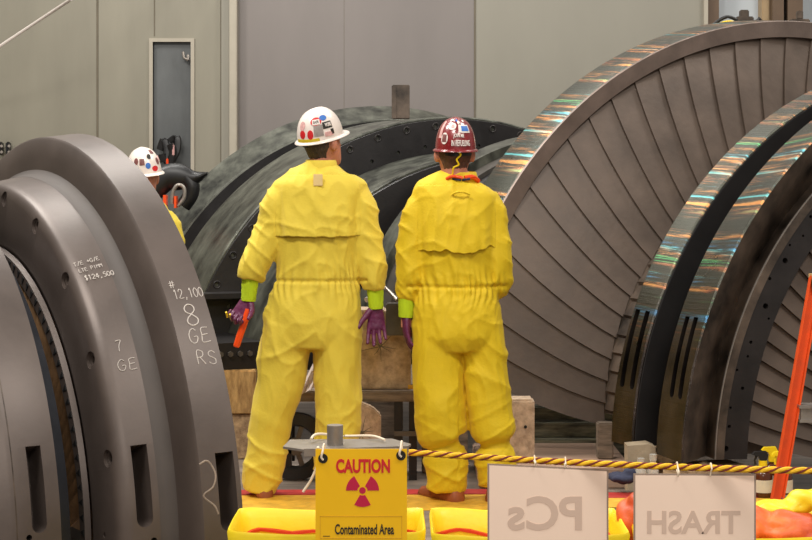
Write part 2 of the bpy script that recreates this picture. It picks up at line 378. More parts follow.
# ---- middle dark unit
B = Asm((-.157, 11, -1.32), 112)
MU = thing('turbine_casing', 'large black and green-grey stepped half casing behind the two workers', 'turbine part', (-.1, 10.3, .5))
a0 = 15
def mlathe(prof, **k): return lathe(B, prof, k.get('p0',a0), k.get('p1',180-a0), 120)
obj('outer_shell', mlathe([(0,1.904),(-.205,1.806),(-.21,1.796),(-.21,1.55),(0,1.55)]), M['green'], MU, 'worn green-grey outer shell')
o = obj('groove', mlathe([(-.20,1.792),(-.213,1.7905),(-.216,1.70),(-.50,1.70),(-.50,1.55),(-.05,1.55),(-.05,1.60)]), M['black'], MU)
obj('middle_shell', mlathe([(-.50,1.785),(-.536,1.786),(-1.26,1.776),(-1.268,1.768),(-1.268,1.50),(-.50,1.50)]), M['green'], MU, 'scuffed green-grey middle shell')
o = obj('bolted_face', mlathe([(-1.26,1.765),(-1.275,1.757),(-1.29,1.55),(-1.29,1.40),(-1.2,1.40),(-1.2,1.6)]), M['black'], MU, 'flat black face with bolt holes')
c = BM()
for k in range(24):
    axial_hole(c, B, -1.4, -1.25, 1.72, 17+k*6.5, .012); axial_hole(c, B, -1.4, -1.25, 1.60, 20+k*6.5, .012)
carve(o, c)
bm = BM()
for k in range(24):
    for r_, p_ in ((1.72, 17+k*6.5), (1.60, 20+k*6.5)):
        q = B.pt(-1.283, r_, p_); rr = []
        for w in range(18):
            an = 2*math.pi*w/18
            rr.append([q+B.e*(x*math.cos(an))+Vector((0,0,x*math.sin(an)))+B.u*y for x, y in ((.016,0),(.020,-.002),(.024,0))])
        loft(bm, rr, closed=False, close_path=True, cap=False)
bm.free() if False else tag(obj('bolt_washers', bm, M['darkcore'], MU), kind='stuff')
obj('front_shell', mlathe([(-1.29,1.553),(-1.855,1.532),(-1.862,1.526),(-1.862,1.30),(-1.29,1.30)]), M['green'], MU, 'grey front shell')
obj('front_face', mlathe([(-1.855,1.52),(-1.875,1.51),(-1.89,1.30),(-1.84,1.1),(-1.80,1.1),(-1.80,1.4)]), M['black'], MU)
for sgn in (-1, 1):
    bm = BM()
    for (s0, s1, r0, r1, z0, z1) in ((-1.9,-1.3,1.20,1.74,.0,.145),(-1.45,-1.27,1.3,1.78,.355,.385),(-1.28,-.1,1.3,1.9,.0,.12)):
        q = [B.pt(s,0,0)+B.e*(sgn*r) for s, r in ((s0,r0),(s0,r1),(s1,r1),(s1,r0))]
        loft(bm, [[Vector((p.x,p.y,B.P.z+.34+z)) for p in q] for z in (z0, z1)])
    ob = obj('joint_flange', bm, M['black'], MU)
    bm = BM()
    for k in range(9):
        q = B.pt(-1.902,0,0)+B.e*(sgn*(1.25+.055*k)); q.z = B.P.z+.34+.085
        tube(bm, [q, q-B.u*.0+B.u*(-.018)], .016, 6, ref=Vector((0,0,1)))
    obj('flange_bolts', bm, M['grey'], MU)
# square lug on top
p = W(401, 110, 10.6)
bm = bx(p+Vector((-.058,-.058,-.06)), p+Vector((.058,.058,.165)), .004)
box(bm, p+Vector((-.062,-.062,-.06)), p+Vector((-.03,-.05,.16)), .002)
obj('square_lug', bm, M['mottled'], MU)
# curved lifting hook at the left
pts = [(146,203,0.03),(152,190,.05),(160,178,.06),(172,172,.065),(184,174,.06),(196,176,.04),(206,173,.012)]
bm = BM(); P3 = smoothpts([tuple(W(x,y,10.15))+(r,) for x,y,r in [(146,206,.05),(154,190,.075),(166,178,.085),(180,177,.085),(194,178,.05),(208,173,.008)]])
tube(bm, [p[:3] for p in P3], [(p[3], .05) for p in P3], 14, ref=Vector((0,0,1)))
P3 = smoothpts([tuple(W(x,y,10.15))+(r,) for x,y,r in [(186,176,.05),(192,186,.055),(190,196,.05),(183,206,.05)]])
tube(bm, [p[:3] for p in P3], [(p[3], .05) for p in P3], 14, ref=Vector((0,1,0)))
obj('lifting_hook', bm, M['blackp'], MU, 'thick black curved lifting hook')
bm = BM(); ptsx = smoothpts([tuple(W(x,y,10.05)) for x,y in ((172,204),(173,192),(178,185),(184,188),(184,198),(178,206))]); tube(bm, ptsx, .012)
obj('shackle', bm, M['bright'], MU)
bm = BM(); 
box(bm, W(163,212,10.05), W(168,195,10.12)); box(bm, W(174,208,10.02), W(178,196,10.1))
obj('orange_tag', bm, M['orange'], MU)
# grey cleats on the middle unit
for (x, y) in ((270,209),(246,230)):
    bm = BM(); p = B.pt(-.9,1.79,140)
    pp = W(x, y, 9.4)
    ellipsoid(bm, pp, (.035,.03,.02)); obj('cleat', bm, M['grey'], MU)

# ---- small unit seen between the helmets and the big ring
X = Asm((.98, 8.98, -.93), 111.5)
XU = thing('inner_casing_half', 'grey scuffed inner half casing partly hidden behind the worker in the red hat', 'turbine part', (1.0, 9.3, .4))
obj('rear_shell', lathe(X, [(.30,1.26),(.14,1.24),(.14,1.0),(.30,1.0)], -1, 181, 90), M['green'], XU)
obj('middle_step', lathe(X, [(.14,1.19),(.02,1.18),(.02,1.0),(.14,1.0)], -1, 181, 90), M['grey'], XU)
obj('front_face', lathe(X, [(.03,1.165),(-.02,1.13),(-.02,.95),(.03,.95)], -1, 181, 90), M['black'], XU)
bm = BM()
tube(bm, [X.pt(.29,1.26,137), X.pt(-.01,1.185,131)], .006, 8); obj('joint_line', bm, M['drk'], XU)

# ---- left foreground unit
Lq = Asm((-1.364, 6.5, -1.266), 33.7)
LU = thing('turbine_ring_stack', 'brown-grey steel half rings in the left foreground with chalk writing', 'turbine part', Lq.pt(-.3,0,0))
LU.location.z = .2
def ll(prof, p0=.5, p1=179.5): return lathe(Lq, prof, p0, p1, 150)
o = obj('flange_ring', ll([(0,1.490),(-.004,1.497),(-.14,1.480),(-.149,1.470),(-.163,1.40),(-.170,1.345),(-.18,1.10),(0,1.10)]), M['brown'], LU, 'tall outer flange')
c = BM(); slot_cutter(c, Lq, -.083, -.020, 15.2, 5.2, 1.36, 1.6); carve(o, c)
prof = [(-.165,1.345),(-.180,1.330),(-.212,1.321),(-.31,1.301),(-.340,1.291),(-.354,1.276),(-.361,1.252),(-.362,1.08),(-.345,1.03),(-.33,1.015),(-.25,1.0),(-.165,1.0)]
o = obj('stepped_drum', ll(prof), M['brown'], LU, 'drum ring with counterbored bolt holes')
c = BM(); slot_cutter(c, Lq, -.299, -.245, 18.2, 6.2, 1.18, 1.4)
for k in range(11):
    axial_hole(c, Lq, -.45, -.27, 1.243, .8+k*16.2, .017)
    axial_hole(c, Lq, -.45, -.35, 1.243, .8+k*16.2, .030, 18)
axial_hole(c, Lq, -.45, -.32, 1.17, 5, .01)
carve(o, c)
c = BM()
tube(c, [Lq.pt(-.24,1.33,3.4), Lq.pt(-.24,1.28,3.4)], .013, 16, ref=Vector((0,0,1)))
q1, q2 = Lq.pt(-.245,1.33,4.2), Lq.pt(-.245,1.24,4.2)
cc = BM(); tube(cc, [q1, q2], .010, 14, ref=Vector((0,0,1))); c.free(); carve(o, cc)
obj('fillet_band', ll([(-.222,1.3195),(-.212,1.3225),(-.182,1.3320),(-.1665,1.352),(-.16,1.35),(-.2,1.31)]), mat('dull_brown_steel', (76,68,63), .6, .1, .15, 5), LU, 'darker brown hollow between the two steps')  # darker brown band laid in the hollow
# toothed lip
bm = BM(); 
loops = []
for i in range(721):
    ph = .5+179*i/720
    r = 1.018
    loops.append([Lq.pt(-.360,1.052,ph), Lq.pt(-.380,1.046,ph), Lq.pt(-.380,1.000,ph), Lq.pt(-.33,.995,ph)])
loft(bm, loops[::6]); obj('tooth_backing', bm, M['brown'], LU)
for k in range(62):
    ph = 2+k*2.85
    q = [Lq.pt(-.3825,1.040,ph-.62), Lq.pt(-.3825,1.040,ph+.62), Lq.pt(-.3825,1.008,ph)]
    bm = BM(); loft(bm, [q, [p+Lq.u*.006 for p in q]]); obj('tooth_gap', bm, M['hole'], LU)
obj('inner_wall', ll([(-.17,1.01),(-.22,1.01),(-.22,.20),(-.17,.20)], .0, 180), M['fibre'], LU, 'brown inner wall')
obj('bore_ring', ll([(-.10,.72),(-.165,.72),(-.165,.20),(-.10,.20)], -14, 194), M['darkcore'], LU)
blades(Lq, LU, 'vane', M['fibre'], -.345, 1.006, -.30, .62, 60, -10, 0, 180, lift=.03, rows=6, cols=4, thick=.006)
obj('blued_ring', ll([(-.448,1.085),(-.452,1.098),(-.545,1.11),(-.545,.70),(-.448,.70)]), M['blue'], LU)
o = obj('front_slab_ring', ll([(-.54,1.243),(-.70,1.246),(-.71,1.243),(-.95,1.18),(-.95,.62),(-.54,.62)]), M['brown'], LU, 'nearest slab ring cut by the left edge of the photo')
c = BM(); slot_cutter(c, Lq, -.639, -.588, 20, 7, 1.12, 1.35)
q1, q2 = Lq.pt(-.65,1.33,6.5), Lq.pt(-.65,1.19,6.5); tube(c, [q1, q2], .010, 14, ref=Vector((0,0,1)))
carve(o, c)
# grooves on slab
bm = lathe(Lq, [(-.688,1.2465),(-.692,1.2465),(-.692,1.240),(-.688,1.240)], .5, 179.5, 120); obj('scribed_line', bm, M['mottled'], LU)

# chalk writing
G = {
 '8':[[(.5,.52),(.15,.65),(.12,.85),(.4,1),(.75,.92),(.8,.7),(.5,.52),(.2,.35),(.1,.15),(.4,0),(.8,.08),(.88,.3),(.5,.52)]],
 'G':[[(.85,.85),(.6,1),(.3,.9),(.08,.6),(.1,.25),(.35,.02),(.7,.05),(.88,.25),(.9,.45),(.55,.45)]],
 'E':[[(.85,1),(.2,.97),(.15,.5),(.12,.02),(.9,.05)],[(.15,.52),(.75,.55)]],
 'R':[[(.15,0),(.2,.98),(.7,1),(.85,.8),(.65,.55),(.2,.5)],[(.45,.5),(.95,0)]],
 'S':[[(.9,.85),(.6,1),(.25,.9),(.2,.65),(.55,.5),(.85,.35),(.8,.08),(.45,0),(.1,.15)]],
 '7':[[(.1,.95),(.85,1),(.5,.5),(.4,0)]],
 '#':[[(.3,0),(.4,1)],[(.65,0),(.75,1)],[(.05,.35),(.95,.4)],[(.08,.68),(.98,.72)]],
 '1':[[(.3,.8),(.5,1),(.5,0)]],
 '2':[[(.1,.75),(.35,1),(.75,.9),(.75,.6),(.1,.05),(.95,.05)]],
 '0':[[(.5,1),(.15,.75),(.12,.3),(.4,0),(.8,.2),(.85,.7),(.5,1)]],
 'T':[[(.05,.95),(.95,1)],[(.5,.97),(.45,0)]], '/':[[(.2,-.05),(.8,1.05)]],
 '+':[[(.1,.5),(.9,.5)],[(.5,.2),(.5,.8)]], 'L':[[(.2,1),(.15,.05),(.85,.05)]],
 '$':[[(.85,.85),(.5,.95),(.2,.75),(.75,.35),(.6,.08),(.15,.12)],[(.5,1.15),(.48,-.12)]],
 '4':[[(.6,0),(.65,1),(.1,.35),(.95,.38)]], '5':[[(.85,1),(.3,.97),(.25,.6),(.7,.6),(.8,.25),(.5,0),(.12,.1)]],
 ',':[[(.5,.1),(.35,-.2)]], 'I':[[(.5,1),(.5,0)]], 'P':[[(.2,0),(.2,1),(.75,.95),(.8,.65),(.2,.5)]],
 'N':[[(.1,0),(.12,.9),(.5,.6),(.85,.9),(.9,0)]], 'C':[[(.85,.85),(.4,1),(.1,.5),(.4,0),(.9,.15)]], ' ':[],
}
def chalk(s, A, s0, ph0, r, size, w, rad=.0018, slope=0.0, gap=1.25):
    bm = BM()
    for i, ch in enumerate(s):
        for st in G[ch]:
            pts = smoothpts([(a, b) for a, b in st], 4) if len(st) > 2 else st
            P = []
            for a, b in pts:
                x = (i*gap+a)*w; y = b*size + slope*x
                P.append(A.pt(s0+x, r(s0+x) if callable(r) else r, ph0+math.degrees(y/1.4)))
            tube(bm, P, rad, 6)
    o = obj('chalk_writing', bm, M['chalk'], LU); return o
rf = lambda s: 1.4975+(s+.004)*(.017/.136)
chalk('8', Lq, -.094, 32.6, rf, .078, .048, .0022)
chalk('GE', Lq, -.100, 30.0, rf, .052, .034, .0016)
chalk('RS', Lq, -.092, 27.1, rf, .045, .032, .0015, slope=-.1)
chalk('#', Lq, -.118, 38.6, rf, .028, .022, .0013)
chalk('12,100', Lq, -.112, 36.8, rf, .036, .018, .0013, gap=1.0)
rd = lambda s: 1.2995+(s+.33)*(.023/.118)
chalk('7', Lq, -.287, 32.9, rd, .045, .024, .0014)
chalk('GE', Lq, -.296, 29.7, rd, .044, .030, .0014)
chalk('T/E +G/E', Lq, -.336, 49.9, rd, .020, .0115, .0012, slope=.15, gap=1.05)
chalk('LTE PINN', Lq, -.328, 48.4, rd, .018, .0105, .0012, slope=.15, gap=1.05)
chalk('$124,500', Lq, -.318, 46.6, rd, .024, .0128, .0016, slope=.05, gap=1.05)
# pale reflection painted as a raised curved streak on the flange
sm = mat('painted_reflection', (150,133,118), .6, .1, .3, 30)
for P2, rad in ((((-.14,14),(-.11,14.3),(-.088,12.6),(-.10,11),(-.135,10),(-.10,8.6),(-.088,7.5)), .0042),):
    bm = BM(); tube(bm, [Lq.pt(a, rf(a)-.0030, p) for a, p in smoothpts(list(P2))], rad, 8); obj('reflection_streak', bm, sm, LU)

# timber under the rings
def timber(name, lo, hi, m, label, cat='timber', rot=0, group=None, bev=.006):
    c = Vector(((lo[0]+hi[0])/2, (lo[1]+hi[1])/2, lo[2]))
    o = obj(name, bx(Vector(lo)-c, Vector(hi)-c, bev), m); o.location = c; o.rotation_euler.z = R(rot)
    return tag(o, label, cat, group)
q = Lq.pt(-.1,1.32,0)
timber('timber_block', (q.x-.12,q.y-.1,0), (q.x+.12,q.y+.1,.203), M['wood'], 'wood block under the right foot of the left foreground rings')
q = Lq.pt(-.1,-1.32,0)
timber('timber_block', (q.x-.12,q.y-.1,0), (q.x+.12,q.y+.1,.203), M['wood'], 'wood block under the far foot of the left foreground rings')
q = A.pt(-1.52,-1.62,0)
timber('timber_block', (q.x-.1,q.y-.1,.0), (q.x+.12,q.y+.12,.290), M['wood'], 'wood block under the narrow shiny band of the right casing', rot=21)
q = A.pt(-1.94,-1.64,0)
timber('timber_block', (q.x-.16,q.y-.1,0), (q.x+.16,q.y+.1,.290), M['wood'], 'pale wood block under the wide shiny band of the right casing', rot=21)
q = A.pt(-.13,-2.1,0)
timber('timber_block', (q.x-.12,q.y-.1,0), (q.x+.12,q.y+.1,.290), M['woodgrey'], 'wood block under the left foot of the big blade ring')
for sx, nm in ((1,'right'),):
    q = A.pt(-.13,2.1,0); timber('timber_block', (q.x-.12,q.y-.1,0), (q.x+.12,q.y+.1,.290), M['woodgrey'], 'wood block under the far right foot of the big blade ring')
q = A.pt(-1.94,1.64,0); timber('timber_block', (q.x-.12,q.y-.1,0), (q.x+.12,q.y+.1,.290), M['woodgrey'], 'wood block under the far right foot of the inner casing rings')
# cribbing under middle unit
timber('timber_block', (-1.06,8.62,0), (-.84,8.86,.25), M['wood'], 'lower pale timber with grey side at left of the left worker\'s leg')
timber('timber_block', (-1.05,8.60,.25), (-.82,8.86,.488), M['woodtan'], 'tan timber block under the black casing flange, left of the left worker')
q = B.pt(-1.6,1.5,0); timber('timber_block', (q.x-.12,q.y-.12,0), (q.x+.12,q.y+.12,.487), M['woodgrey'], 'wood block under the right flange of the black casing')
q = B.pt(-.5,-1.7,0); timber('timber_block', (q.x-.12,q.y-.12,0), (q.x+.12,q.y+.12,.487), M['woodgrey'], 'wood block under the rear left flange of the black casing')
for sg in (-1,1):
    q = X.pt(.2,sg*1.1,0); timber('timber_block', (q.x-.1,q.y-.1,0), (q.x+.1,q.y+.1,.515), M['woodgrey'], 'wood block under the %s foot of the small grey casing' % ('left' if sg<0 else 'right'))

# base board and bits at the foot of the big ring
timber('base_board', (.36,7.78,0), (1.12,8.56,.10), M['pinkwood'], 'wide pinkish board lying on the floor below the blade fan', 'board')
timber('timber_block', (.510,7.93,.10), (.646,8.09,.418), M['woodend'], 'upright timber block with a knot hole right of the right worker\'s leg', bev=.012)
bm = BM(); q = W(525.5,427,7.925); tube(bm, [q, q+Vector((0,.01,0))], .008, 12); 
kb = bpy.data.objects[-1] if False else None
obj('knot_hole', bm, M['hole'], [o for o in C.objects if o.get('label','').startswith('upright timber block')][0]).matrix_parent_inverse = Matrix.Translation(-Vector((.578,8.01,.10)))
timber('support_post', (.975,8.03,.10), (1.055,8.11,.285), M['woodgrey'], 'short dark wood post under the toothed ring of the blade fan', 'post')
for k, (y, z0, z1) in enumerate(((8.57,.0,.12),(8.63,.12,.20),(8.72,.20,.27))):
    timber('stacked_plank', (.62,y,z0), (1.42-.03*k,y+.12,z1-.004), M['woodgreen'], ('bottom','middle','top')[k]+' greenish plank of the stack under the blade fan', 'plank', group='planks under the blade fan')
bm = BM(); loft(bm, [[Vector((x,y,z)) for x,z in ((.85,.27),(.90,.255),(1.05,.24),(1.08,.30),(.98,.31))] for y in (8.70,8.86)])
move(bm, (0,0,.028)); tag(obj('steel_wedge', bm, M['hole']), 'black flat wedge on the planks beside the wood post', 'wedge')
bm = BM(); q = W(642,455,6.92)
loft(bm, [[q+Vector((a*1.0,d,b)) for a,b in ((-.06,.002-q.z),(.055,.002-q.z),(.06,.035),(.03,.048),(-.01,.044),(-.064,.040))] for d in (0,.10)])
tag(obj('wrapped_bundle', bm, M['tanwrap']), 'crumpled tan wrap on the board beneath the narrow shiny band', 'wrapping')
for x, hgt in ((641,.148),(653,.165)):
    q = W(x, 472, 6.44); q.z = .2365; bm = BM()
    revolve(bm, [(.001,0),(.022,0),(.023,hgt*.62),(.012,hgt*.74),(.012,hgt*.78),(.015,hgt*.8),(.015,hgt*.95),(.001,hgt*.95)], q, 18)
    tag(obj('plastic_bottle', bm, M['plastic']), 'small milky bottle under the shiny bands, %s of two' % ('left' if x<645 else 'right'), 'bottle', 'milky bottles')
# raised plank with tape
timber('taped_plank', (.70,6.14,.0), (1.86,6.52,.232), M['woodgrey'], 'low plank platform in front of the right casing carrying red and yellow tape', 'platform')
timber('floor_tape', (.71,6.15,.233), (1.85,6.33,.236), M['yeltape'], 'yellow tape strip on the platform in front of the right casing', 'tape', bev=0)
timber('floor_tape', (.71,6.335,.233), (1.85,6.45,.236), M['redtape'], 'red tape strip on the platform in front of the right casing', 'tape', bev=0)
bm = BM(); q = W(623,478,6.45)
ellipsoid(bm, q, (.055,.05,.022)); ellipsoid(bm, q+Vector((.03,0,.015)), (.04,.03,.025)); ellipsoid(bm, q+Vector((-.02,.03,.0)), (.04,.04,.02))
bm = remesh(bm, .006, 1)
for v in bm.verts: v.co += v.normal*.006*noise.noise(v.co*40)
tag(obj('rag', bm, M['navy']), 'crumpled navy rag on the platform between the two paper signs', 'rag')

# spray bottles
def spray(px, capm, label):
    q = W(px, 486, 6.36+(.11 if 765 < px < 778 else 0)); q.z = .237
    t = thing('spray_bottle', label, 'bottle', q)
    bm = revolve(BM(), [(.001,0),(.034,0),(.037,.01),(.037,.085),(.030,.10),(.014,.115),(.014,.125),(.001,.125)], q, 20); obj('bottle_body', bm, M['amber'], t)
    bm = BM(); loops = [[q+Vector((.0378*math.cos(R(a)), .0378*math.sin(R(a)), z)) for a in range(200,345,8)] for z in (.02,.07)]
    loops2 = [[q+Vector((.0390*math.cos(R(a)), .0390*math.sin(R(a)), z)) for a in range(200,345,8)] for z in (.02,.07)]
    loft(bm, [loops[0]+loops2[0][::-1], loops[1]+loops2[1][::-1]]); obj('bottle_label', bm, M['label'], t)
    bm = revolve(BM(), [(.001,.122),(.017,.122),(.017,.145),(.001,.145)], q, 18); obj('collar', bm, M['yellow'], t)
    bm = BM(); loft(bm, [[q+Vector((a,d,b)) for a,b in ((-.012,.145),(.012,.145),(.020,.165),(.012,.182),(-.035,.180),(-.045,.168),(-.020,.162))] for d in (-.011,.011)])
    obj('spray_head', bm, capm, t)
    bm = BM(); tube(bm, [q+Vector((-.025,0,.165)), q+Vector((-.034,0,.145)), q+Vector((-.030,0,.128))], .005, 8); obj('trigger', bm, capm, t)
spray(763, M['blackp'], 'amber spray bottle with black trigger head, leftmost behind the orange ladder rail')
spray(772.5, M['yellow'], 'amber spray bottle with yellow and black head, middle one')
spray(783, M['yellow'], 'amber spray bottle half hidden by the orange ladder rail')

# cart with timber between the workers
ct = thing('equipment_cart', 'low black steel cart carrying a timber between the two workers', 'cart', (-.2, 8.2, 0))
obj('deck', bx((-.66,7.98,.40),(.06,8.28,.455), .006), M['woodgrey'], ct)
for x in (-.60,-.04, .035):
    for y in (8.0, 8.22): obj('leg', bx((x-.02,y,.06 if x<.0 else 0),(x+.02,y+.04,.40)), M['darkcore'], ct)
obj('cross_rail', bx((-.06,7.99,.225),(.055,8.02,.25)), M['grey'], ct)
obj('reflector', bx(W(408,389,7.975),(W(414,385,7.975)+Vector((0,.006,0)))), M['yeltape'], ct, 'small amber reflector')
bm = BM(); q = Vector((-.56,8.02,.17))
rr = []
for k in range(28):
    a = 2*math.pi*k/28
    rr.append([q+Vector((math.cos(a)*r_, y, math.sin(a)*r_)) for r_, y in ((.17,-.03),(.17,.03),(.115,.035),(.10,0),(.115,-.035))])
loft(bm, rr, close_path=True); wh = obj('wheel', bm, M['rubber'], ct)
bm = BM(); cyl(bm, q+Vector((0,-.02,0)), q+Vector((0,.02,0)), .045)
for k in range(5):
    a = 2*math.pi*k/5+.3; box(bm, (-.012,-.012,.03), (.012,.012,.112), 0, Matrix.Translation(q)@Matrix.Rotation(a,4,'Y'))
obj('spokes', bm, M['grey'], ct)
def endgrain_timber(name, pts, y0, y1, label, m):
    bm = BM(); loft(bm, [[Vector((x,y,z)) for x,z in pts] for y in (y0,y1)])
    bmesh.ops.bevel(bm, geom=bm.edges[:], offset=.008, segments=2, affect='EDGES')
    o = tag(obj(name, bm, m), label, 'timber')
    cx_ = sum(p[0] for p in pts)/len(pts); cz = sum(p[1] for p in pts)/len(pts)
    bm = BM(); random.seed(len(label))
    for k in range(9):
        a = k*.7+random.uniform(-.2,.2); l = random.uniform(.05,.115)
        P = [Vector((cx_+math.cos(a)*l*t+random.uniform(-.003,.003), y0-.0005, cz+math.sin(a)*l*t)) for t in (0,.3,.6,1)]
        tube(bm, P, [.0022,.0018,.0014,.0005], 6)
    c2 = obj('drying_cracks', bm, M['seam'], o); c2.matrix_parent_inverse = Matrix()
    return o
x0 = lambda px, d: (px-CX)/F*d
endgrain_timber('timber_beam', [(x0(338,8.03),.457),(x0(411,8.03),.457),(x0(411,8.03),.66),(x0(401,8.03),.76),(x0(385,8.03),.86),(x0(338,8.03),.86)], 8.03, 8.27, 'big square timber on the cart with cracked end grain between the workers', M['woodend'])
endgrain_timber('timber_beam', [(x0(340,7.92),0),(x0(381,7.92),0),(x0(381,7.92),.345),(x0(372,7.92),.385),(x0(360,7.92),.41),(x0(340,7.92),.41)], 7.90, 7.965, 'shorter timber standing under the cart beside the right leg of the left worker', M['woodend'])
timber('steel_block', (x0(386,8.0),7.90+.02,.74), (x0(409,8.0),8.02,.90), M['grey'], 'grey steel block leaning at the top of the cracked timber', 'block')
bm = BM(); tube(bm, [W(400,322,7.97), W(416,350,7.97)], .010, 10); tube(bm, [W(366,300,8.2), W(385,288,8.3), W(398,300,8.2)], .014, 10)
tag(obj('steel_rod', bm, M['bright']), 'thin bright rods leaning by the steel block between the workers', 'rod')
bm = BM(); loops = []
for i in range(9):
    t = i/8; a = W(322,345,8.0).lerp(W(296,398,7.9), t); b = W(330,350,8.0).lerp(W(318,385,7.9), t)
    loops.append([a.lerp(b, j/6)+Vector((0,.02*math.sin(j*1.7+i*.6),0)) for j in range(7)]+[a.lerp(b, j/6)+Vector((0,.006+.02*math.sin(j*1.7+i*.6),0)) for j in range(6,-1,-1)])
loft(bm, loops); tag(obj('cloth', bm, M['cloth']), 'pale cloth hanging from the cart, seen between the legs of the left worker', 'cloth')
bm = BM(); box(bm, W(382,243,8.75), W(398,228,8.80)); 
q = B.pt(-1.5,1.55,96)

# ------------------------------------------------------------------ setting
def struct(name, bm, m): return tag(obj(name, bm, m, smooth=0), kind='structure')
WY = 13.5
wx = lambda px, d=WY: (px-CX)/F*d
struct('floor', bx((-9,-3,-.1),(9,20,0)), M['floor'])
dt, dl, dr = 1.47+(190-42)/F*WY, wx(153), wx(191)
bm = BM()
box(bm, (-9,WY,0), (dl,WY+.15,5)); box(bm, (dr,WY,0), (wx(222),WY+.15,5)); box(bm, (dl,WY,dt), (dr,WY+.15,5))
struct('wall_back', bm, M['wallL'])
struct('wall_back', bx((wx(238),WY+.02,0),(wx(475),WY+.17,5)), M['wallR'])
struct('wall_back', bx((wx(475),WY+.02,0),(wx(703),WY+.17,5)), M['wallR2'])
struct('wall_right', bx((wx(690),16.2,0),(9,16.4,6)), M['bluewall'])
struct('wall_left', bx((-9.15,-3,0),(-9,WY,5)), M['wallL'])
struct('trim_1', bx((wx(222),WY-.05,0),(wx(230),WY+.15,5)), M['postd'] if False else M['wallR2'])
struct('trim_2', bx((wx(230.5),WY-.10,0),(wx(238),WY+.15,5), .006), M['post'])
bm = BM()
for px in (97.5,): box(bm, (wx(px)-.009,WY-.004,0), (wx(px)+.009,WY,5))
for px in (154.5, 221): box(bm, (wx(px)-.005,WY-.003,0), (wx(px)+.005,WY,5)) if px != 154.5 else box(bm, (wx(px)-.005,WY-.003,dt+.05), (wx(px)+.005,WY,5))
struct('trim_3', bm, M['seam'])
bm = BM()
box(bm, (wx(475)-.007,WY+.012,0), (wx(475)+.007,WY+.021,5)); box(bm, (wx(344)-.0015,WY+.0185,0), (wx(344)+.0015,WY+.021,5))
struct('trim_4', bm, M['seam'])
struct('trim_5', bx((wx(703),WY-.05,0),(wx(707),WY+.2,5)), M['post'])
struct('trim_6', bx((wx(707),WY,0),(wx(719),WY+.3,5)), M['postd'])
struct('wall_back', bx((wx(719),WY+.15,0),(wx(764),WY+.3,5)), M['bluewall'])
struct('trim_7', bx((wx(762),WY,0),(wx(770),WY+.3,5), .01), mat('ochre_column', (158,134,100), .5))
struct('trim_8', bx((wx(770),WY-.1,0),(wx(781),WY+.3,5)), M['postd'])
struct('trim_9', bx((wx(785),WY-.1,0),(wx(800),WY+.3,5)), M['postd'])
# door
dg = thing('door_1', None, None, ((dl+dr)/2, WY, 0)); del_keys = [k for k in ('label','category') if k in dg]
dg['kind'] = 'structure'
obj('door_panel', bx((dl,WY+.04,0),(dr,WY+.09,dt)), M['doorm'], dg)
bm = BM(); box(bm, (dl-.03,WY-.02,0), (dl,WY+.1,dt)); box(bm, (dr,WY-.02,0), (dr+.03,WY+.1,dt)); box(bm, (dl-.03,WY-.02,dt), (dr+.03,WY+.1,dt+.03))
obj('door_frame', bm, M['post'], dg)
bm = BM(); tube(bm, [W(183,52,WY-.02), W(184,58,WY-.03), W(188,60,WY-.03)], .012, 8); tube(bm, [W(188,60,WY-.03), W(188,55,WY-.01)], .012, 8)
obj('door_handle', bm, M['bright'], dg)
# harnesses hanging on the door
for i, pts in enumerate(([(160,148),(164,138),(167,150),(164,160),(162,152)], [(170,140),(177,136),(177,148),(172,160),(176,172),(170,165),(173,150),(170,142)])):
    t = thing('safety_harness', ('black strap harness hanging on the grey door beside the hidden worker, %s of two' % ('left','right')[i]), 'harness', W(pts[0][0], pts[0][1], WY-.06), 'harnesses on the door')
    bm = BM(); P = smoothpts([tuple(W(x,y+2,WY-.05-.01*k)) for k,(x,y) in enumerate(pts)]); tube(bm, P, (.03,.012) if False else [(.032,.018)]*len(P), 8); obj('strap', bm, M['blackp'], t)
    bm = BM(); a, b = ((166,158),(169,167)) if i == 0 else ((172,144),(175,156))
    box(bm, W(a[0],b[1],WY-.14), W(b[0],a[1],WY-.09), .01); obj('buckle', bm, M['orange'] if i == 0 else M['stpink'], t)
bm = BM()
for x in (1, 8.5): box(bm, W(x-3.2,155,WY-.12), W(x+3.0,142,WY-.02), .01)
o = obj('wall_box', bm, M['blackp']); tag(o, 'pair of small black boxes on the wall at the left edge above the brown ring', 'box')
bm = BM()
for x in (1, 8.5):
    for k in range(2): cyl(bm, W(x+.5,146+k*6,WY-.135), W(x+.5,146+k*6,WY-.11), .012, 10)
obj('socket', bm, M['bright'], o).matrix_parent_inverse = Matrix()
bm = BM(); tube(bm, [W(-160,120,13.4), W(0,46,12.6), W(70,0,12.3), W(260,-122,13.4)], .013, 10)
tag(obj('cable', bm, M['stwhite']), 'thin pale cable slanting across the top left corner', 'cable')

# floor tape at the workers' feet
timber('floor_tape', (-.95,7.24,0.0), (.80,7.60,.004), M['yeltape'], 'wide yellow tape strip on the floor at the workers\' feet', 'tape', bev=0, rot=1)
timber('floor_tape', (-.95,7.62,0.0), (.80,7.74,.004), M['redtape'], 'narrow red tape strip on the floor behind the yellow strip', 'tape', bev=0, rot=1)

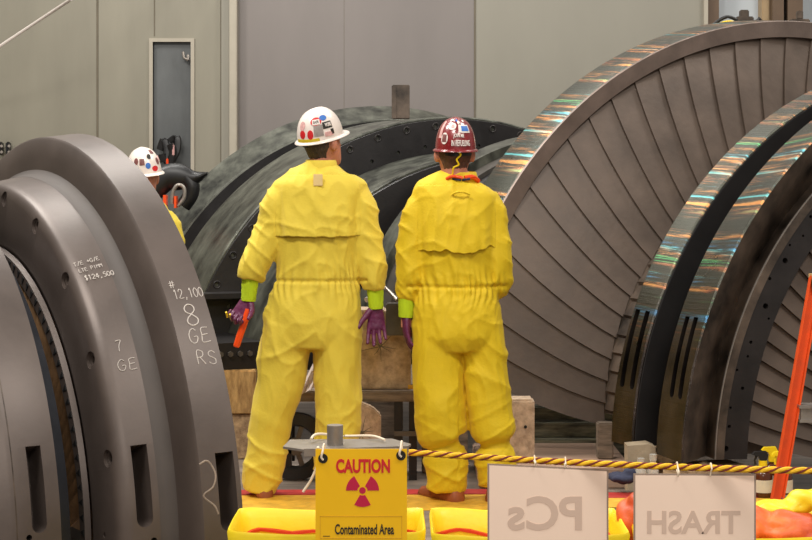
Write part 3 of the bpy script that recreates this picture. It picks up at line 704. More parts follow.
# ------------------------------------------------------------------ foreground: barrier, signs, rope, hampers
bar = thing('barrier_stand', 'galvanised barrier post with a flat shelf top holding the yellow caution sign', 'barrier', (x0(335,4.2),4.22,0))
pz = W(335,445,4.15).z
bm = BM(); cyl(bm, (x0(335,4.22),4.22,.03), (x0(335,4.22),4.22,W(335,425,4.22).z), .0215, 24); obj('pole', bm, M['bright'], bar)
bm = revolve(BM(), [(.001,0),(.16,0),(.16,.012),(.03,.03),(.001,.03)], (x0(335,4.22),4.22,0), 32); obj('base', bm, M['grey'], bar)
zt = W(350,440,4.3).z
def pl(px, py): # plate point on z=zt
    d = (H-zt)/((py-YH)/F); return Vector(((px-CX)/F*d, d, zt))
bm = BM(); q = [pl(283,446.5), pl(304,449.5), pl(408,446), pl(411,444), pl(392,438.5), pl(290,439.5)]
loft(bm, [[p for p in q], [p-Vector((0,0,.006)) for p in q]])
obj('shelf_plate', bm, M['bright'], bar)
bm = BM(); a_, b_ = pl(304,449.5), pl(409,446)
box(bm, (a_.x,a_.y-.001,a_.z-.018), (b_.x,a_.y+.002,a_.z+.002)); obj('shelf_lip', bm, M['bright'], bar)
bm = BM(); tube(bm, smoothpts([tuple(W(*p)) for p in ((311,439,4.25),(318,434,4.3),(345,436,4.35),(372,436,4.3),(385,440,4.25))]), .0035, 8)
tag(obj('tie_cord', bm, M['cord']), 'thin white cord looped round the barrier post top', 'cord'); bm = BM()
tube(bm, smoothpts([tuple(W(*p)) for p in ((318,447,4.12),(318,462,4.14),(312,478,4.14),(305,489,4.14),(303,492,4.14))]), .0035, 8)
tag(obj('tie_cord', bm, M['cord']), 'white cord end hanging down at the left of the caution sign', 'cord')

sd = 4.05
S0, S1 = W(315.5,451,sd), W(407,447,sd)
sg = thing('caution_sign', 'yellow CAUTION contaminated area sign with magenta radiation trefoil', 'sign', W(361,540,sd))
obj('sign_panel', bx((S0.x,sd,W(0,449,sd).z-.30),(S1.x,sd+.003,W(0,449,sd).z)), M['sign'], sg)
bm = textbm('CAUTION', .048, .0018, .86)
def fit(bm, pxa, pxb, pya, pyb, d):
    xs = [v.co.x for v in bm.verts]; zs = [v.co.z for v in bm.verts]
    a, b = W(pxa,pyb,d), W(pxb,pya,d)
    for v in bm.verts:
        v.co = Vector((a.x+(v.co.x-min(xs))/(max(xs)-min(xs))*(b.x-a.x), d+v.co.y, a.z+(v.co.z-min(zs))/(max(zs)-min(zs))*(b.z-a.z)))
    return bm
obj('sign_text', fit(bm, 336,390,459,473,sd-.0008), M['signred'], sg, 'red word CAUTION', smooth=0)
obj('sign_text', fit(textbm('Contaminated Area', .02, .0004), 335,394,524,534.5,sd-.0008), M['ink'], sg, 'black words Contaminated Area', smooth=0)
bm = BM(); c0 = W(362.5,490.5,sd-.001); ru = sd/F
for a0_ in (60,180,300):
    loops = []
    pts = []
    a0r = a0_-90+30
for cdeg in (-90, 30, 150):
    inn = [(5.0*math.cos(R(cdeg+t)), 5.0*math.sin(R(cdeg+t))) for t in range(-30,31,10)]
    outp = [(16.5*math.cos(R(cdeg+t)), 16.5*math.sin(R(cdeg+t))) for t in range(30,-31,-10)]
    P = [c0+Vector((x*ru,0,y*ru)) for x,y in inn+outp]
    loft(bm, [P, [p+Vector((0,.0008,0)) for p in P]])
P = [c0+Vector((3.3*ru*math.cos(R(t)),0,3.3*ru*math.sin(R(t)))) for t in range(0,360,20)]
loft(bm, [P, [p+Vector((0,.0008,0)) for p in P]])
obj('trefoil', bm, M['magenta'], sg, 'magenta radiation trefoil', smooth=0)
bm = BM()
for (a,b,c_,d_) in ((320,516,402,516.7),(320,538,402,538.7),(320,516,320.5,538),(401.5,516,402,538)): box(bm, W(a,d_,sd-.0006), W(c_,b,sd)+Vector((0,.0001,0)))
obj('label_outline', bm, mat('sign_ochre', (214,162,20), .6), sg, smooth=0)
obj('fine_print', bx(W(323,536.5,sd-.0007), W(330,535.8,sd)+Vector((0,.0001,0))), M['ink'], sg, smooth=0)
for px, py in ((323,458.5),(401,455.5)):
    bm = BM(); q = W(px,py,sd); rr = []
    for k in range(24):
        a = 2*math.pi*k/24
        rr.append([q+Vector((math.cos(a)*r_, y, math.sin(a)*r_)) for r_, y in ((.0085,-.003),(.0115,-.003),(.0125,0),(.0085,0))])
    loft(bm, rr, close_path=True); g = obj('grommet', bm, M['darkcore'], sg)
    bm = BM(); tube(bm, [q+Vector((math.cos(R(t))*.0075*(1-k_*.1), -.001, math.sin(R(t))*.0075)) for k_,t in ((0,0),(0,60),(0,120),(0,180),(0,240),(0,300),(0,359))], .0025, 8)
    bm.free(); bm = BM(); cyl(bm, q+Vector((0,.0,0)), q+Vector((0,-.0015,0)), .0085); obj('grommet_hole', bm, M['ink'], sg)
    bm = BM(); tube(bm, smoothpts([tuple(q+Vector(v)) for v in ((.001,-.004,-.003),(-.004,-.006,.004),(-.001,-.005,.018),(.001,.01,.032),(.002,.03,.030),(.002,.03,.01),(.001,.008,-.002))]), .0028, 8)
    tag(obj('cord_loop', bm, M['cord']), 'white cord loop through the %s hole of the caution sign' % ('left' if px<360 else 'right'), 'cord', 'cord loops')

# rope
rp = thing('barrier_rope', 'yellow rope with dark red strand sagging across the foreground to the right', 'rope', W(600,460,3.8))
import itertools
def ropept(t): # t in px from 410 on
    d = 4.10-.0008*(t-410)
    y = 452+(t-410)*.0465-4.2*math.sin(math.pi*min(1,(t-410)/402)) + 4.0*((t-410)/402)*0
    y = 452.5+ (t-410)*(.072) - .000066*(t-410)**2
    return W(t, y, d)
ks = []
tt = 409.0
while tt < 860: ks.append(tt); tt += 1.6
for sidx in range(4):
    P = []
    hr = .0036 if sidx % 2 == 0 else .0062
    for i, t in enumerate(ks):
        c_ = ropept(t); ang = -2*math.pi*(t/30.0)*1.0 + sidx*math.pi/2
        P.append(c_+Vector((0, math.cos(ang)*hr, math.sin(ang)*hr)))
    bm = BM(); tube(bm, P, .0052 if sidx % 2 == 0 else .0024, 7, ref=Vector((0,0,1)))
    obj('strand', bm, M['roper'] if sidx % 2 else M['ropey'], rp, 'dark red strand' if sidx % 2 else None)
bm = BM(); q = ropept(858)
cyl(bm, (q.x+.02,q.y,.02), (q.x+.02,q.y,q.z+.05), .02); revolve(bm, [(.001,0),(.15,0),(.15,.015),(.001,.02)], (q.x+.02,q.y,0), 28)
tag(obj('barrier_post', bm, M['bright']), 'plain steel barrier post beyond the right edge holding the rope end', 'barrier')

def papersign(name, xa, xb, ya, yb, d, word, wx0, wx1, wy0, wy1, label, ties):
    t = thing(name, label, 'sign', W((xa+xb)/2, 540, d))
    h = .235
    a, b = W(xa,ya,d), W(xb,yb,d)
    def panel(m_, y0, y1, tk, z0): 
        bm = BM(); P = [Vector((a.x+m_,d,a.z-m_)), Vector((b.x-m_,d,b.z-m_)), Vector((b.x-m_,d,b.z-h+z0)), Vector((a.x+m_,d,a.z-h+z0))]
        loft(bm, [[p+Vector((0,y0,0)) for p in P], [p+Vector((0,y1,0)) for p in P]]); return bm
    obj('plastic_sleeve', panel(0, .0003, .0018, 0, 0), M['sleeve'], t, smooth=0)
    obj('paper_sheet', panel(.0045, -.0006, .0002, 0, .004), M['paper'], t, smooth=0)
    obj('show_through_text', fit(textbm(word, .05, .0012, mirror=True, thick=.0003), wx0, wx1, wy0, wy1, d-.0010), M['ghost'], t, 'grey reversed letters %s' % word, smooth=0)
    for px, py in ties:
        bm = BM(); q = W(px, py, d); top = ropept(px)
        P = [q+Vector((0,-.003,-.004)), q+Vector((.001,-.006,.006)), Vector((q.x+.002,top.y-.0125,top.z)), Vector((q.x+.002,top.y,top.z+.012)), Vector((q.x+.001,top.y+.012,top.z)), q+Vector((0,.006,.004)), q+Vector((0,.003,-.004))]
        tube(bm, smoothpts([tuple(p) for p in P], 4), .0020, 7)
        tag(obj('cord_loop', bm, M['cord']), 'thin cord tying the %s paper sign to the rope, %s tie' % (word, 'left' if px==ties[0][0] else 'right'), 'cord', 'cord loops')
papersign('paper_sign', 487.5,608.5,463.5,469.5,3.96,'PCs',507.5,582,496,530.5,'pale paper sign in clear sleeve with reversed letters PCs hanging from the rope', ((535,464),(565,466)))
papersign('paper_sign', 633.5,756,473.5,474,3.86,'TRASH',647,740.5,510.5,534,'pale paper sign in clear sleeve with reversed word TRASH hanging from the rope', ((678,474),(710,474)))

# hampers
def hamper(label, xa, xb, d0, d1, z, seed, corner=.05):
    t = thing('waste_hamper', label, 'hamper', ((xa+xb)/2,(d0+d1)/2,0))
    def loop(zz, ins, wob, k=14):
        out = []; x0_, x1_, y0_, y1_ = xa+ins, xb-ins, d0+ins, d1-ins
        base = []
        ease = lambda t: .5-.5*math.cos(math.pi*t)
        for (ax_, ay_), (bx_, by_) in (((x0_,y0_),(x1_,y0_)),((x1_,y0_),(x1_,y1_)),((x1_,y1_),(x0_,y1_)),((x0_,y1_),(x0_,y0_))):
            for i in range(k): t_ = ease(i/k); base.append((ax_+(bx_-ax_)*t_, ay_+(by_-ay_)*t_))
        for x, y in base:
            cut = max(0, .02-min(x-x0_, x1_-x)-min(y-y0_, y1_-y))*.5
            x += cut*(1 if x < (xa+xb)/2 else -1); y += cut*(1 if y < (d0+d1)/2 else -1)
            sag = -.012*math.sin(math.pi*max(0,min(1,(x-xa)/(xb-xa))))
            out.append(Vector((x+wob*.6*noise.noise(Vector((x*6+seed, y*6, zz*7))), y+wob*noise.noise(Vector((x*5+seed, y*5, zz*6))), zz+sag+wob*.6*noise.noise(Vector((x*9, y*9+seed, 3))))))
        return out
    bm = BM(); loops = [loop(.01,.06,.0), loop(.15,.05,.02), loop(z*.6,.02,.03), loop(z-.06,.005,.015), loop(z-.008,-.002,.006), loop(z,.001,.006), loop(z-.002,.006,.006), loop(z-.03,.012,.014), loop(z-.08,.02,.04), loop(z-.16,.03,.06), loop(z*.5,.05,.03), loop(.1,.08,0)]
    loft(bm, loops)
    obj('liner', bm, M['bag'], t, smooth=60)
    bm = BM(); l = loop(z-.064,.0135,.038); l2 = loop(z-.072,.0135,.038); l3 = loop(z-.072,.026,.038); l4 = loop(z-.064,.026,.038)
    loft(bm, [list(q) for q in zip(l,l2,l3,l4)], close_path=True); obj('red_stripe', bm, M['redline'], t)
    return t
hamper('open yellow-lined hamper at left beneath the caution sign', W(238,0,4.8).x, W(424,0,4.6).x, 4.50, 4.84, .500, 1)
hamper('open yellow-lined hamper between the caution sign and the PCs sign', W(431,0,4.6).x, W(622,0,4.6).x, 4.42, 4.80, .508, 5)
hamper('yellow-lined hamper at right below the TRASH sign', W(632,0,4.6).x, W(850,0,4.6).x, 4.45, 4.85, .500, 9)
def puffs(name, spec, m, label):
    bm = BM()
    for px, py, d, r in spec: ellipsoid(bm, W(px,py,d), r)
    bm = remesh(bm, .009, 2)
    bm.normal_update()
    for v in bm.verts:
        n_ = noise.noise(v.co*9)+.5*noise.noise(v.co*22); v.co += v.normal*(.014*abs(n_)*2-.01)
    o = tag(obj(name, bm, m, smooth=60), label, 'plastic bag')
puffs('plastic_bag', [(648,520,4.66,(.10,.10,.09)),(690,520,4.66,(.14,.10,.08)),(740,528,4.66,(.12,.1,.07)),(795,535,4.62,(.11,.1,.07)),(622,508,4.66,(.0,.0,.0)) ][:4], M['orangebag'], 'orange translucent bag stuffed in the right hamper')
puffs('plastic_bag', [(782,508,4.70,(.10,.06,.03)),(812,500,4.70,(.08,.06,.035)),(838,500,4.7,(.08,.06,.04))], M['bag'], 'yellow plastic bag bulging over the right hamper rim near the ladder')

# ladder
ld = thing('step_ladder', 'orange fibreglass ladder rail leaning at the right edge', 'ladder', (x0(770,5.4),5.4,0))
def rail(a, b, w, dp):
    bm = BM(); t = (b-a).normalized(); s_ = Vector((1,0,0))-t.x*t; s_.normalize(); n_ = t.cross(s_)
    P = [(-w,-dp),(w,-dp),(w,dp),(w-.006,dp),(w-.006,-dp+.006),(-w+.006,-dp+.006),(-w+.006,dp),(-w,dp)]
    loft(bm, [[p+s_*x+n_*y for x,y in P] for p in (a,b)]); return bm
a = W(815.5,278,5.6); b = W(778,495,5.3); dirv = (b-a)/(b.z-a.z); foot = b+dirv*(0-b.z)
obj('rail', rail(a-dirv*(a.z-a.z-.0), foot, .0215, .012), M['ladder'], ld)
top = a
obj('rail_cap', bx(W(813,291,5.57), W(820,274,5.60)+Vector((0,.03,0))), M['woodtan'], ld, 'tan worn end cap')
off = Vector((.42,0,0))
obj('rail', rail(a-Vector((.12,0,0))+off, foot+off, .0215, .012), M['ladder'], ld)
for k in range(4):
    z = .12+.295*k
    p = foot+(a-foot)*((z-foot.z)/(a.z-foot.z))
    bm = bx((p.x+.02,p.y-.012,z-.032),(p.x+.40-.03*k,p.y+.05,z+.022), .006); box(bm, (p.x+.02,p.y-.02,z+.014),(p.x+.40-.03*k,p.y+.055,z+.024)); box(bm, (p.x+.02,p.y-.02,z-.034),(p.x+.40-.03*k,p.y+.0,z-.024)); obj('step', bm, M['bright'], ld)

# ------------------------------------------------------------------ people
def wrinkle(bm, fn):
    bm.normal_update()
    ds = [fn(v.co, v.normal) for v in bm.verts]
    for v, d in zip(bm.verts, ds): v.co += v.normal*d
def ridge(p): return 1-2*abs(noise.noise(p))
def person(d, base, torso, arms, legs, suit_m, label, flap_z, waist_z, seed, head, hat, feet, hands, flap_w=.3):
    """all pixel measures taken at depth d; base = floor pixel row"""
    t = thing('person', label, 'person', (W(head['x'],0,d).x, d, 0))
    P = lambda px, py, dy=0: Vector(((px-CX)/F*d, d+dy, H-(py-YH)/F*d))
    u = d/F
    z_ = lambda py: H-(py-YH)/F*d
    # --- coverall
    bm = BM()
    tp = smoothpts([((l+r)/2, y, (r-l)/2, dp, dy) for y, l, r, dp, dy in torso], 3)
    tube(bm, [P(a, y, dy) for a, y, w, dp, dy in tp], [(w*u, dp) for a, y, w, dp, dy in tp], 28)
    for pts in arms+legs:
        q = smoothpts(pts, 3)
        tube(bm, [P(x, y, dy) for x, y, dy, r in q], [r*u for x, y, dy, r in q], 18)
    bm = remesh(bm, .0068, 4)
    zc, zw = flap_z, waist_z
    def fn(p, n):
        q = p+Vector((seed, 0, 0)); z = p.z
        wv = Vector((noise.noise(q*3.1), noise.noise(q*3.1+Vector((7,0,0))), noise.noise(q*3.1+Vector((0,9,0)))))*.35
        q = q+wv*.35
        dd = .003*noise.noise(q*7)
        def cr(v, e=3.0): return max(0.0, 1-abs(noise.noise(v))*2.0)**e
        low = max(0, min(1, (zw-.06-z)/.25)); hi = 1-low
        xm = P((torso[5][1]+torso[5][2])/2, 0).x; sd_ = 1 if p.x > xm else -1
        ank = max(0, min(1, (.60-z)/.35))
        # trousers: long drape lines under the waist, slanting pull folds to the knee, stacked folds at the ankle
        dd += low*(1-ank)*.0050*cr(Vector((q.x*10, q.y*8, z*1.1)), 2.5)
        dd += low*.0060*cr(Vector((q.x*1.5, q.y*1.5, z*4.6+sd_*p.x*3.4)), 3.5)
        dd += low*ank*.0065*cr(Vector((q.x*2, q.y*2, z*9-sd_*p.x*4.5)), 3)
        # jacket: vertical drape and diagonal pulls
        dd += hi*.0050*cr(Vector((q.x*10+z*1.5, q.y*7, z*1.3)), 2.5)
        dd += hi*.0045*cr(Vector((q.x*3-sd_*z*4, q.y*3, z*4+sd_*q.x*4)), 4)
        dd += .0028*cr(Vector((q.x*13, q.y*11, q.z*8)), 2)
        xc = P((torso[5][1]+torso[5][2])/2, 0).x; arm = max(0, min(1, (abs(p.x-xc)-.20)/.04))
        dd += hi*arm*.006*cr(Vector((q.x*4, q.y*4, z*11+p.x*9)), 2.5)
        g = math.exp(-((z-zw)/.07)**2)*(1-arm); dd += g*.004*math.sin(q.x*190+3*noise.noise(q*6))*(1 if abs(n.y) > .3 else .4)
        if abs(p.x-xc) < .24:
            dd -= .007*math.exp(-((z-zw)/.008)**2)
        return dd*1.35-.004
    wrinkle(bm, fn)
    # back yoke flap: faces that look backwards above flap_z
    fb = bm.copy()
    xl, xr = P(torso[4][1]+1.5, 0).x, P(torso[4][2]-1.5, 0).x
    ztop = z_(torso[2][0])
    for co, no in (((0,0,zc),(0,0,-1)),((xl,0,0),(-1,0,0)),((xr,0,0),(1,0,0))):
        bmesh.ops.bisect_plane(fb, geom=fb.verts[:]+fb.edges[:]+fb.faces[:], plane_co=co, plane_no=no, clear_outer=True)
    fb.normal_update()
    bmesh.ops.delete(fb, geom=[f for f in fb.faces if f.normal.y > -.15 or f.calc_center_median().z > ztop], context='FACES')
    for v in fb.verts:
        k = max(0, min(1, (ztop-v.co.z)/(ztop-zc)))
        drape = noise.noise(Vector((v.co.x*14+seed*3, 0, 0)))
        ed = min(1, min(v.co.x-xl, xr-v.co.x)/.05); ed = max(0, ed)
        v.co += Vector((0, -1, 0))*(.001+(.018*k+.014*k*abs(drape))*ed)
        v.co.z += k**6*(flap_w*(.030*noise.noise(Vector((v.co.x*7+seed, 2, 0)))+.016*noise.noise(Vector((v.co.x*24, 5, 0)))))
    body_o = obj('coverall', bm, suit_m, t, smooth=70)
    fl = obj('back_flap', fb, suit_m, t, smooth=60, recalc=False)
    sm = fl.modifiers.new('s', 'SOLIDIFY'); sm.thickness = .004; sm.offset = -1
    cx0 = (torso[0][1]+torso[0][2])/2; cw = (torso[0][2]-torso[0][1])/2*u
    bm = BM(); rr = []
    for k in range(40):
        a = 2*math.pi*k/40; c0_ = P(cx0, torso[0][0], 0)
        rr.append([c0_+Vector((math.cos(a)*cw*s_, math.sin(a)*.068*s_-.0, z__+.004*math.sin(a))) for s_, z__ in ((1.12,-.030),(1.09,-.010),(1.02,.012),(.97,.016),(.95,.008),(1.0,-.02))])
    loft(bm, rr, close_path=True); obj('collar', bm, suit_m, t, smooth=60)
    # --- body under the clothes with head and neck
    hx, hy = head['x'], head['y']; hc = P(hx, hy, head.get('dy', -.0))
    Rz = Matrix.Rotation(R(head['yaw']), 3, 'Z') @ Matrix.Rotation(R(head.get('pitch', 0)), 3, 'X')
    def hp(x, y, z): return hc + Rz @ Vector((x, y, z))
    bm = BM()
    # skull: front is +y in head space
    sec = [(-.128,.020,.022,.055),(-.118,.042,.048,.045),(-.095,.056,.068,.032),(-.06,.068,.085,.014),(-.02,.075,.094,.003),(.02,.077,.098,0),(.06,.074,.094,-.002),(.09,.060,.078,-.004),(.112,.036,.048,-.004),(.120,.012,.016,-.004)]
    loft(bm, [[hp(rx*math.cos(2*math.pi*k/24), oy+ry*math.sin(2*math.pi*k/24), z) for k in range(24)] for z, rx, ry, oy in sec])
    loft(bm, [[hp(a_*s, y, z) for a_, s in ((-1,w),(-.4,w),(.4,w),(1,w))]+[hp(w*.8, y2, z), hp(-w*.8, y2, z)] for z, w, y, y2 in ((.02,.007,.09,.10),(-.005,.010,.09,.113),(-.028,.017,.088,.122),(-.036,.012,.088,.112))])
    for s in (-1, 1):
        ellipsoid(bm, hp(s*.086,-.006,-.012), (.014,.020,.034), Rz)
        ellipsoid(bm, hp(s*.032,.086,.018), (.013,.008,.008), Rz)      # eye
        ellipsoid(bm, hp(s*.032,.090,.034), (.020,.008,.005), Rz)      # brow
    ellipsoid(bm, hp(0,.088,-.062), (.025,.010,.006), Rz); ellipsoid(bm, hp(0,.087,-.072), (.022,.010,.007), Rz)
    nb = P((torso[0][1]+torso[0][2])/2, torso[0][0], 0)
    tube(bm, [hp(0,-.012,-.04), hp(0,-.012,-.10), nb, nb+Vector((0,0,-.12))], [.058,.060,.064,.075], 20)
    tube(bm, [P(a, y, dy) for a, y, w, dp, dy in tp[4:]], [(max(.03,w*u-.035), dp-.035) for a, y, w, dp, dy in tp[4:]], 20)
    for pts, k in [(a, .6) for a in arms]+[(l, .68) for l in legs]:
        tube(bm, [P(x, y, dy) for x, y, dy, r in pts], [r*u*k for x, y, dy, r in pts], 12)
    for hd in hands:
        w0 = Vector(P(*hd['wrist'])); tube(bm, [Vector(P(*hd['sleeve'])), w0, w0+Vector(hd['D']).normalized()*.06], [(.026,.026),(.024,.02),(.03,.011)], 12)
    for f in feet: ellipsoid(bm, P(f[0], 0, f[2]+.03)*1+Vector((0,0,-P(0,0).z+.05)), (.038,.085,.032))
    bm = remesh(bm, .0075, 1)
    obj('body', bm, M['skin'], t, 'skin of neck, ears and face', smooth=70)
    # hair
    bm = BM(); hl = []
    for z, rx, ry, oy in [(-.086,.058,.064,.0),(-.05,.072,.088,.006),(-.02,.079,.098,.003),(.02,.081,.103,0),(.06,.079,.099,-.002),(.09,.066,.084,-.004),(.118,.04,.05,-.004),(.126,.01,.012,-.004)]:
        k0, k1 = (198, 342) if z < .05 else (140, 400)
        if z < -.03: k0, k1 = 210, 330
        arc = [hp(rx*math.cos(R(k0+(k1-k0)*i/20)), oy+ry*math.sin(R(k0+(k1-k0)*i/20)), z) for i in range(21)]
        arc2 = [hp(rx*.8*math.cos(R(k0+(k1-k0)*i/20)), oy+ry*.8*math.sin(R(k0+(k1-k0)*i/20)), z) for i in range(20,-1,-1)]
        hl.append(arc+arc2)
    loft(bm, hl); bmesh.ops.subdivide_edges(bm, edges=bm.edges[:], cuts=2, use_grid_fill=True)
    bm.normal_update()
    for v in bm.verts: v.co += v.normal*.003*noise.noise(v.co*90)
    obj('hair', bm, head['hair'], t, smooth=70)
    # hard hat
    hh = hat; HM = Matrix.Rotation(R(hh['yaw']), 3, 'Z') @ Matrix.Rotation(R(hh['pitch']), 3, 'X') @ Matrix.Rotation(R(hh.get('roll', 0)), 3, 'Y')
    ho = P(hh['x'], hh['y'], hh.get('dy', 0))
    ax, ay, hz = hh['rx'], hh['ry'], hh['h']
    def dome(az, el, off=0):
        c_, s_ = math.cos(R(el)), math.sin(R(el)); c_ = c_**.82
        rid = 1+.025*math.exp(-((math.sin(R(az))*c_)/.16)**2)
        return ho + HM @ Vector(((ax+off)*c_*math.sin(R(az)), (ay+off)*c_*math.cos(R(az)), (hz*rid+off)*(s_**.95)))
    bm = BM()
    loops = [[dome(az, el) for az in range(0,360,9)] for el in (0,8,16,26,36,46,56,66,76,84,89)]
    inner = [[dome(az, el, -.004) for az in range(0,360,9)] for el in (0,30,60,85)]
    loft(bm, inner[::-1]+loops)
    obj_h = obj('hard_hat', bm, hh['m'], t, smooth=70)
    bm = BM(); rim = []
    for az in range(0,360,9):
        pr = .010+.028*max(0, math.cos(R(az)))**3 + .004*max(0, -math.cos(R(az)))
        dr = Vector((math.sin(R(az)), math.cos(R(az)), 0)); c0_ = Vector(((ax)*math.sin(R(az)), ay*math.cos(R(az)), 0))
        prof_ = [(-.006,.004),(pr*.6,.000),(pr,-.004),(pr+.002,-.009),(pr-.003,-.011),(pr*.5,-.006),(-.006,-.003)]
        rim.append([ho+HM@(c0_+dr*a_+Vector((0,0,b_))) for a_, b_ in prof_])
    loft(bm, rim, close_path=True)
    b2 = obj('hat_brim', bm, hh['m'], obj_h, smooth=60); b2.matrix_parent_inverse = Matrix()
    for (az, el, w_, h_, m_, shp) in hh['stickers']:
        bm = BM(); K = 16; P0 = []
        for k in range(K):
            a_ = 2*math.pi*k/K
            if shp == 'o': x, y = math.cos(a_), math.sin(a_)
            elif shp == 'arc': x, y = math.cos(a_), math.sin(a_)
            else:
                mm = max(abs(math.cos(a_)), abs(math.sin(a_))); x, y = math.cos(a_)/mm, math.sin(a_)/mm
            P0.append((x, y))
        o1 = .0022 if shp != 'top' else .0034
        rings = []
        for f_ in (1, .66, .33, .02): rings.append([dome(az+x*w_*f_, el+y*h_*f_, o1) for x, y in P0])
        loft(bm, [[dome(az+x*w_, el+y*h_, -.001) for x, y in P0]]+rings)
        s_ = obj('sticker', bm, M[m_], obj_h, smooth=50); s_.matrix_parent_inverse = Matrix()
    for (txt, az, el, w_, h_, m_) in hh.get('texts', []):
        bm = textbm(txt, 1, .02, thick=.02)
        xs = [v.co.x for v in bm.verts]; zs = [v.co.z for v in bm.verts]
        for v in bm.verts:
            x = (v.co.x-min(xs))/(max(xs)-min(xs))*2-1; y = (v.co.z-min(zs))/(max(zs)-min(zs))*2-1
            v.co = dome(az-x*w_, el+y*h_, .0036+(.0008 if v.co.y < 0 else -.002))
        s_ = obj('sticker_text', bm, M[m_], obj_h, 'lettering on the hat sticker', smooth=0); s_.matrix_parent_inverse = Matrix()
    for pts, rad, m_, nm in hh.get('cords', []):
        bm = BM(); tube(bm, smoothpts([tuple(P(*q)) for q in pts]), rad, 8); obj(nm, bm, M[m_], t)
    # suspension band
    bm = BM(); rr = []
    for az in range(0,360,12):
        c0_ = Vector(((ax-.018)*math.sin(R(az)), (ay-.02)*math.cos(R(az)), 0))
        dz = -.028 if math.cos(R(az)) < -.2 else -.008
        rr.append([ho+HM@(c0_*s+Vector((0,0,z))) for s, z in ((1,.01),(1,dz),(.97,dz),(.97,.01))])
    loft(bm, rr, close_path=True); obj('hat_band', bm, M['blackp'], t)
    # shoes
    for fx, fy, dy, yaw in feet:
        c0_ = P(fx, 0, dy); c0_.z = 0; Rf = Matrix.Rotation(R(yaw), 3, 'Z')
        bm = BM(); fl_ = []
        for y, w_, h_, z0 in ((-.115,.020,.03,.0),(-.10,.040,.075,.0),(-.05,.045,.085,0),(0,.047,.08,0),(.06,.052,.062,0),(.11,.052,.05,0),(.155,.042,.04,.0),(.175,.02,.025,.003)):
            fl_.append([c0_+Rf@Vector((x*w_, y, z0+z*h_)) for x, z in ((-.9,0),(-1,.25),(-.85,.65),(-.4,1),(.4,1),(.85,.65),(1,.25),(.9,0))])
        loft(bm, fl_); bmesh.ops.subdivide_edges(bm, edges=bm.edges[:], cuts=1, use_grid_fill=True, smooth=.5)
        obj('shoe', bm, M['shoe'], t, smooth=60)
    # gloves
    for hd in hands:
        Wp = P(*hd['wrist']); D = Vector(hd['D']).normalized(); Nn = Vector(hd['N']); Nn = (Nn-Nn.dot(D)*D).normalized(); T = Vector(hd['T']); Wd = D.cross(Nn).normalized()
        if Wd.dot(T) < 0: Wd = -Wd
        bm = BM()
        GS = 1.13
        q = lambda a_, b_, c_: Wp+(D*a_+Wd*b_+Nn*c_)*GS
        tube(bm, [q(-.02,0,0), q(.0,0,0), q(.03,.0,0), q(.07,0,.0), q(.095,0,.004), q(.10,0,.004)], [(.031,.026),(.029,.024),(.037,.020),(.043,.018),(.041,.015),(.036,.010)], 18, ref=Wd)
        for i, (off, L_, r_) in enumerate(((.031,.078,.0098),(.011,.088,.0100),(-.010,.082,.0097),(-.030,.064,.0088))):
            c_ = hd['curl'][i]; p = q(.088-.004*abs(i-1), off, .002); pts = [q(.06,off*.9,0), p]; ang = R(c_*.5)
            for seg, f_ in enumerate((.45,.32,.23)):
                dirv_ = D*math.cos(ang)+Nn*math.sin(ang)+Wd*(off*hd.get('spread', 1.5)*(1 if c_ < 50 else .2))
                p = p+dirv_.normalized()*(L_*f_*GS); pts.append(p); ang += R(c_)
            tube(bm, pts, [r_*1.05, r_*1.05, r_, r_*.95, r_*.80], 12, ref=Wd)
            ellipsoid(bm, pts[-1], (r_*.8,)*3, seg=10)
        tdir = hd.get('thumb', (.6,.75,.3)); p0_ = q(.015,.022,.006); p1_ = q(.045,.048,.012)
        td = (D*tdir[0]+Wd*tdir[1]+Nn*tdir[2]).normalized(); p2_ = p1_+td*.034; td2 = (td+D*.5+Nn*.25).normalized(); p3_ = p2_+td2*.028
        tube(bm, [p0_, p1_, p2_, p3_], [.017,.0145,.012,.0095], 12, ref=Nn); ellipsoid(bm, p3_, (.0092,)*3, seg=10)
        bm = remesh(bm, .0034, 1)
        for v in bm.verts: v.co += v.normal*.0012*noise.noise(v.co*70)
        gl = obj('glove', bm, M['purple'], t, smooth=70)
        sl = P(*hd['sleeve'])
        bm = BM(); n_ = 9
        pp = [sl.lerp(Wp, i/(n_-1)*1.12) for i in range(n_)]
        tube(bm, pp, [.034+.008*(1-i/(n_-1))+.0015*(i % 2) for i in range(n_)], 20)
        obj('glove_cuff', bm, M['lime'], t)
        if hd.get('stripe'):
            bm = BM()
            for i, off in enumerate((-.012,-.032)):
                a_, b_ = q(.112,off,.030), q(.096,off-.004,.058); tube(bm, [a_, b_], .0050, 8)
            obj('finger_tape', bm, M['yellow'], t)
    return t

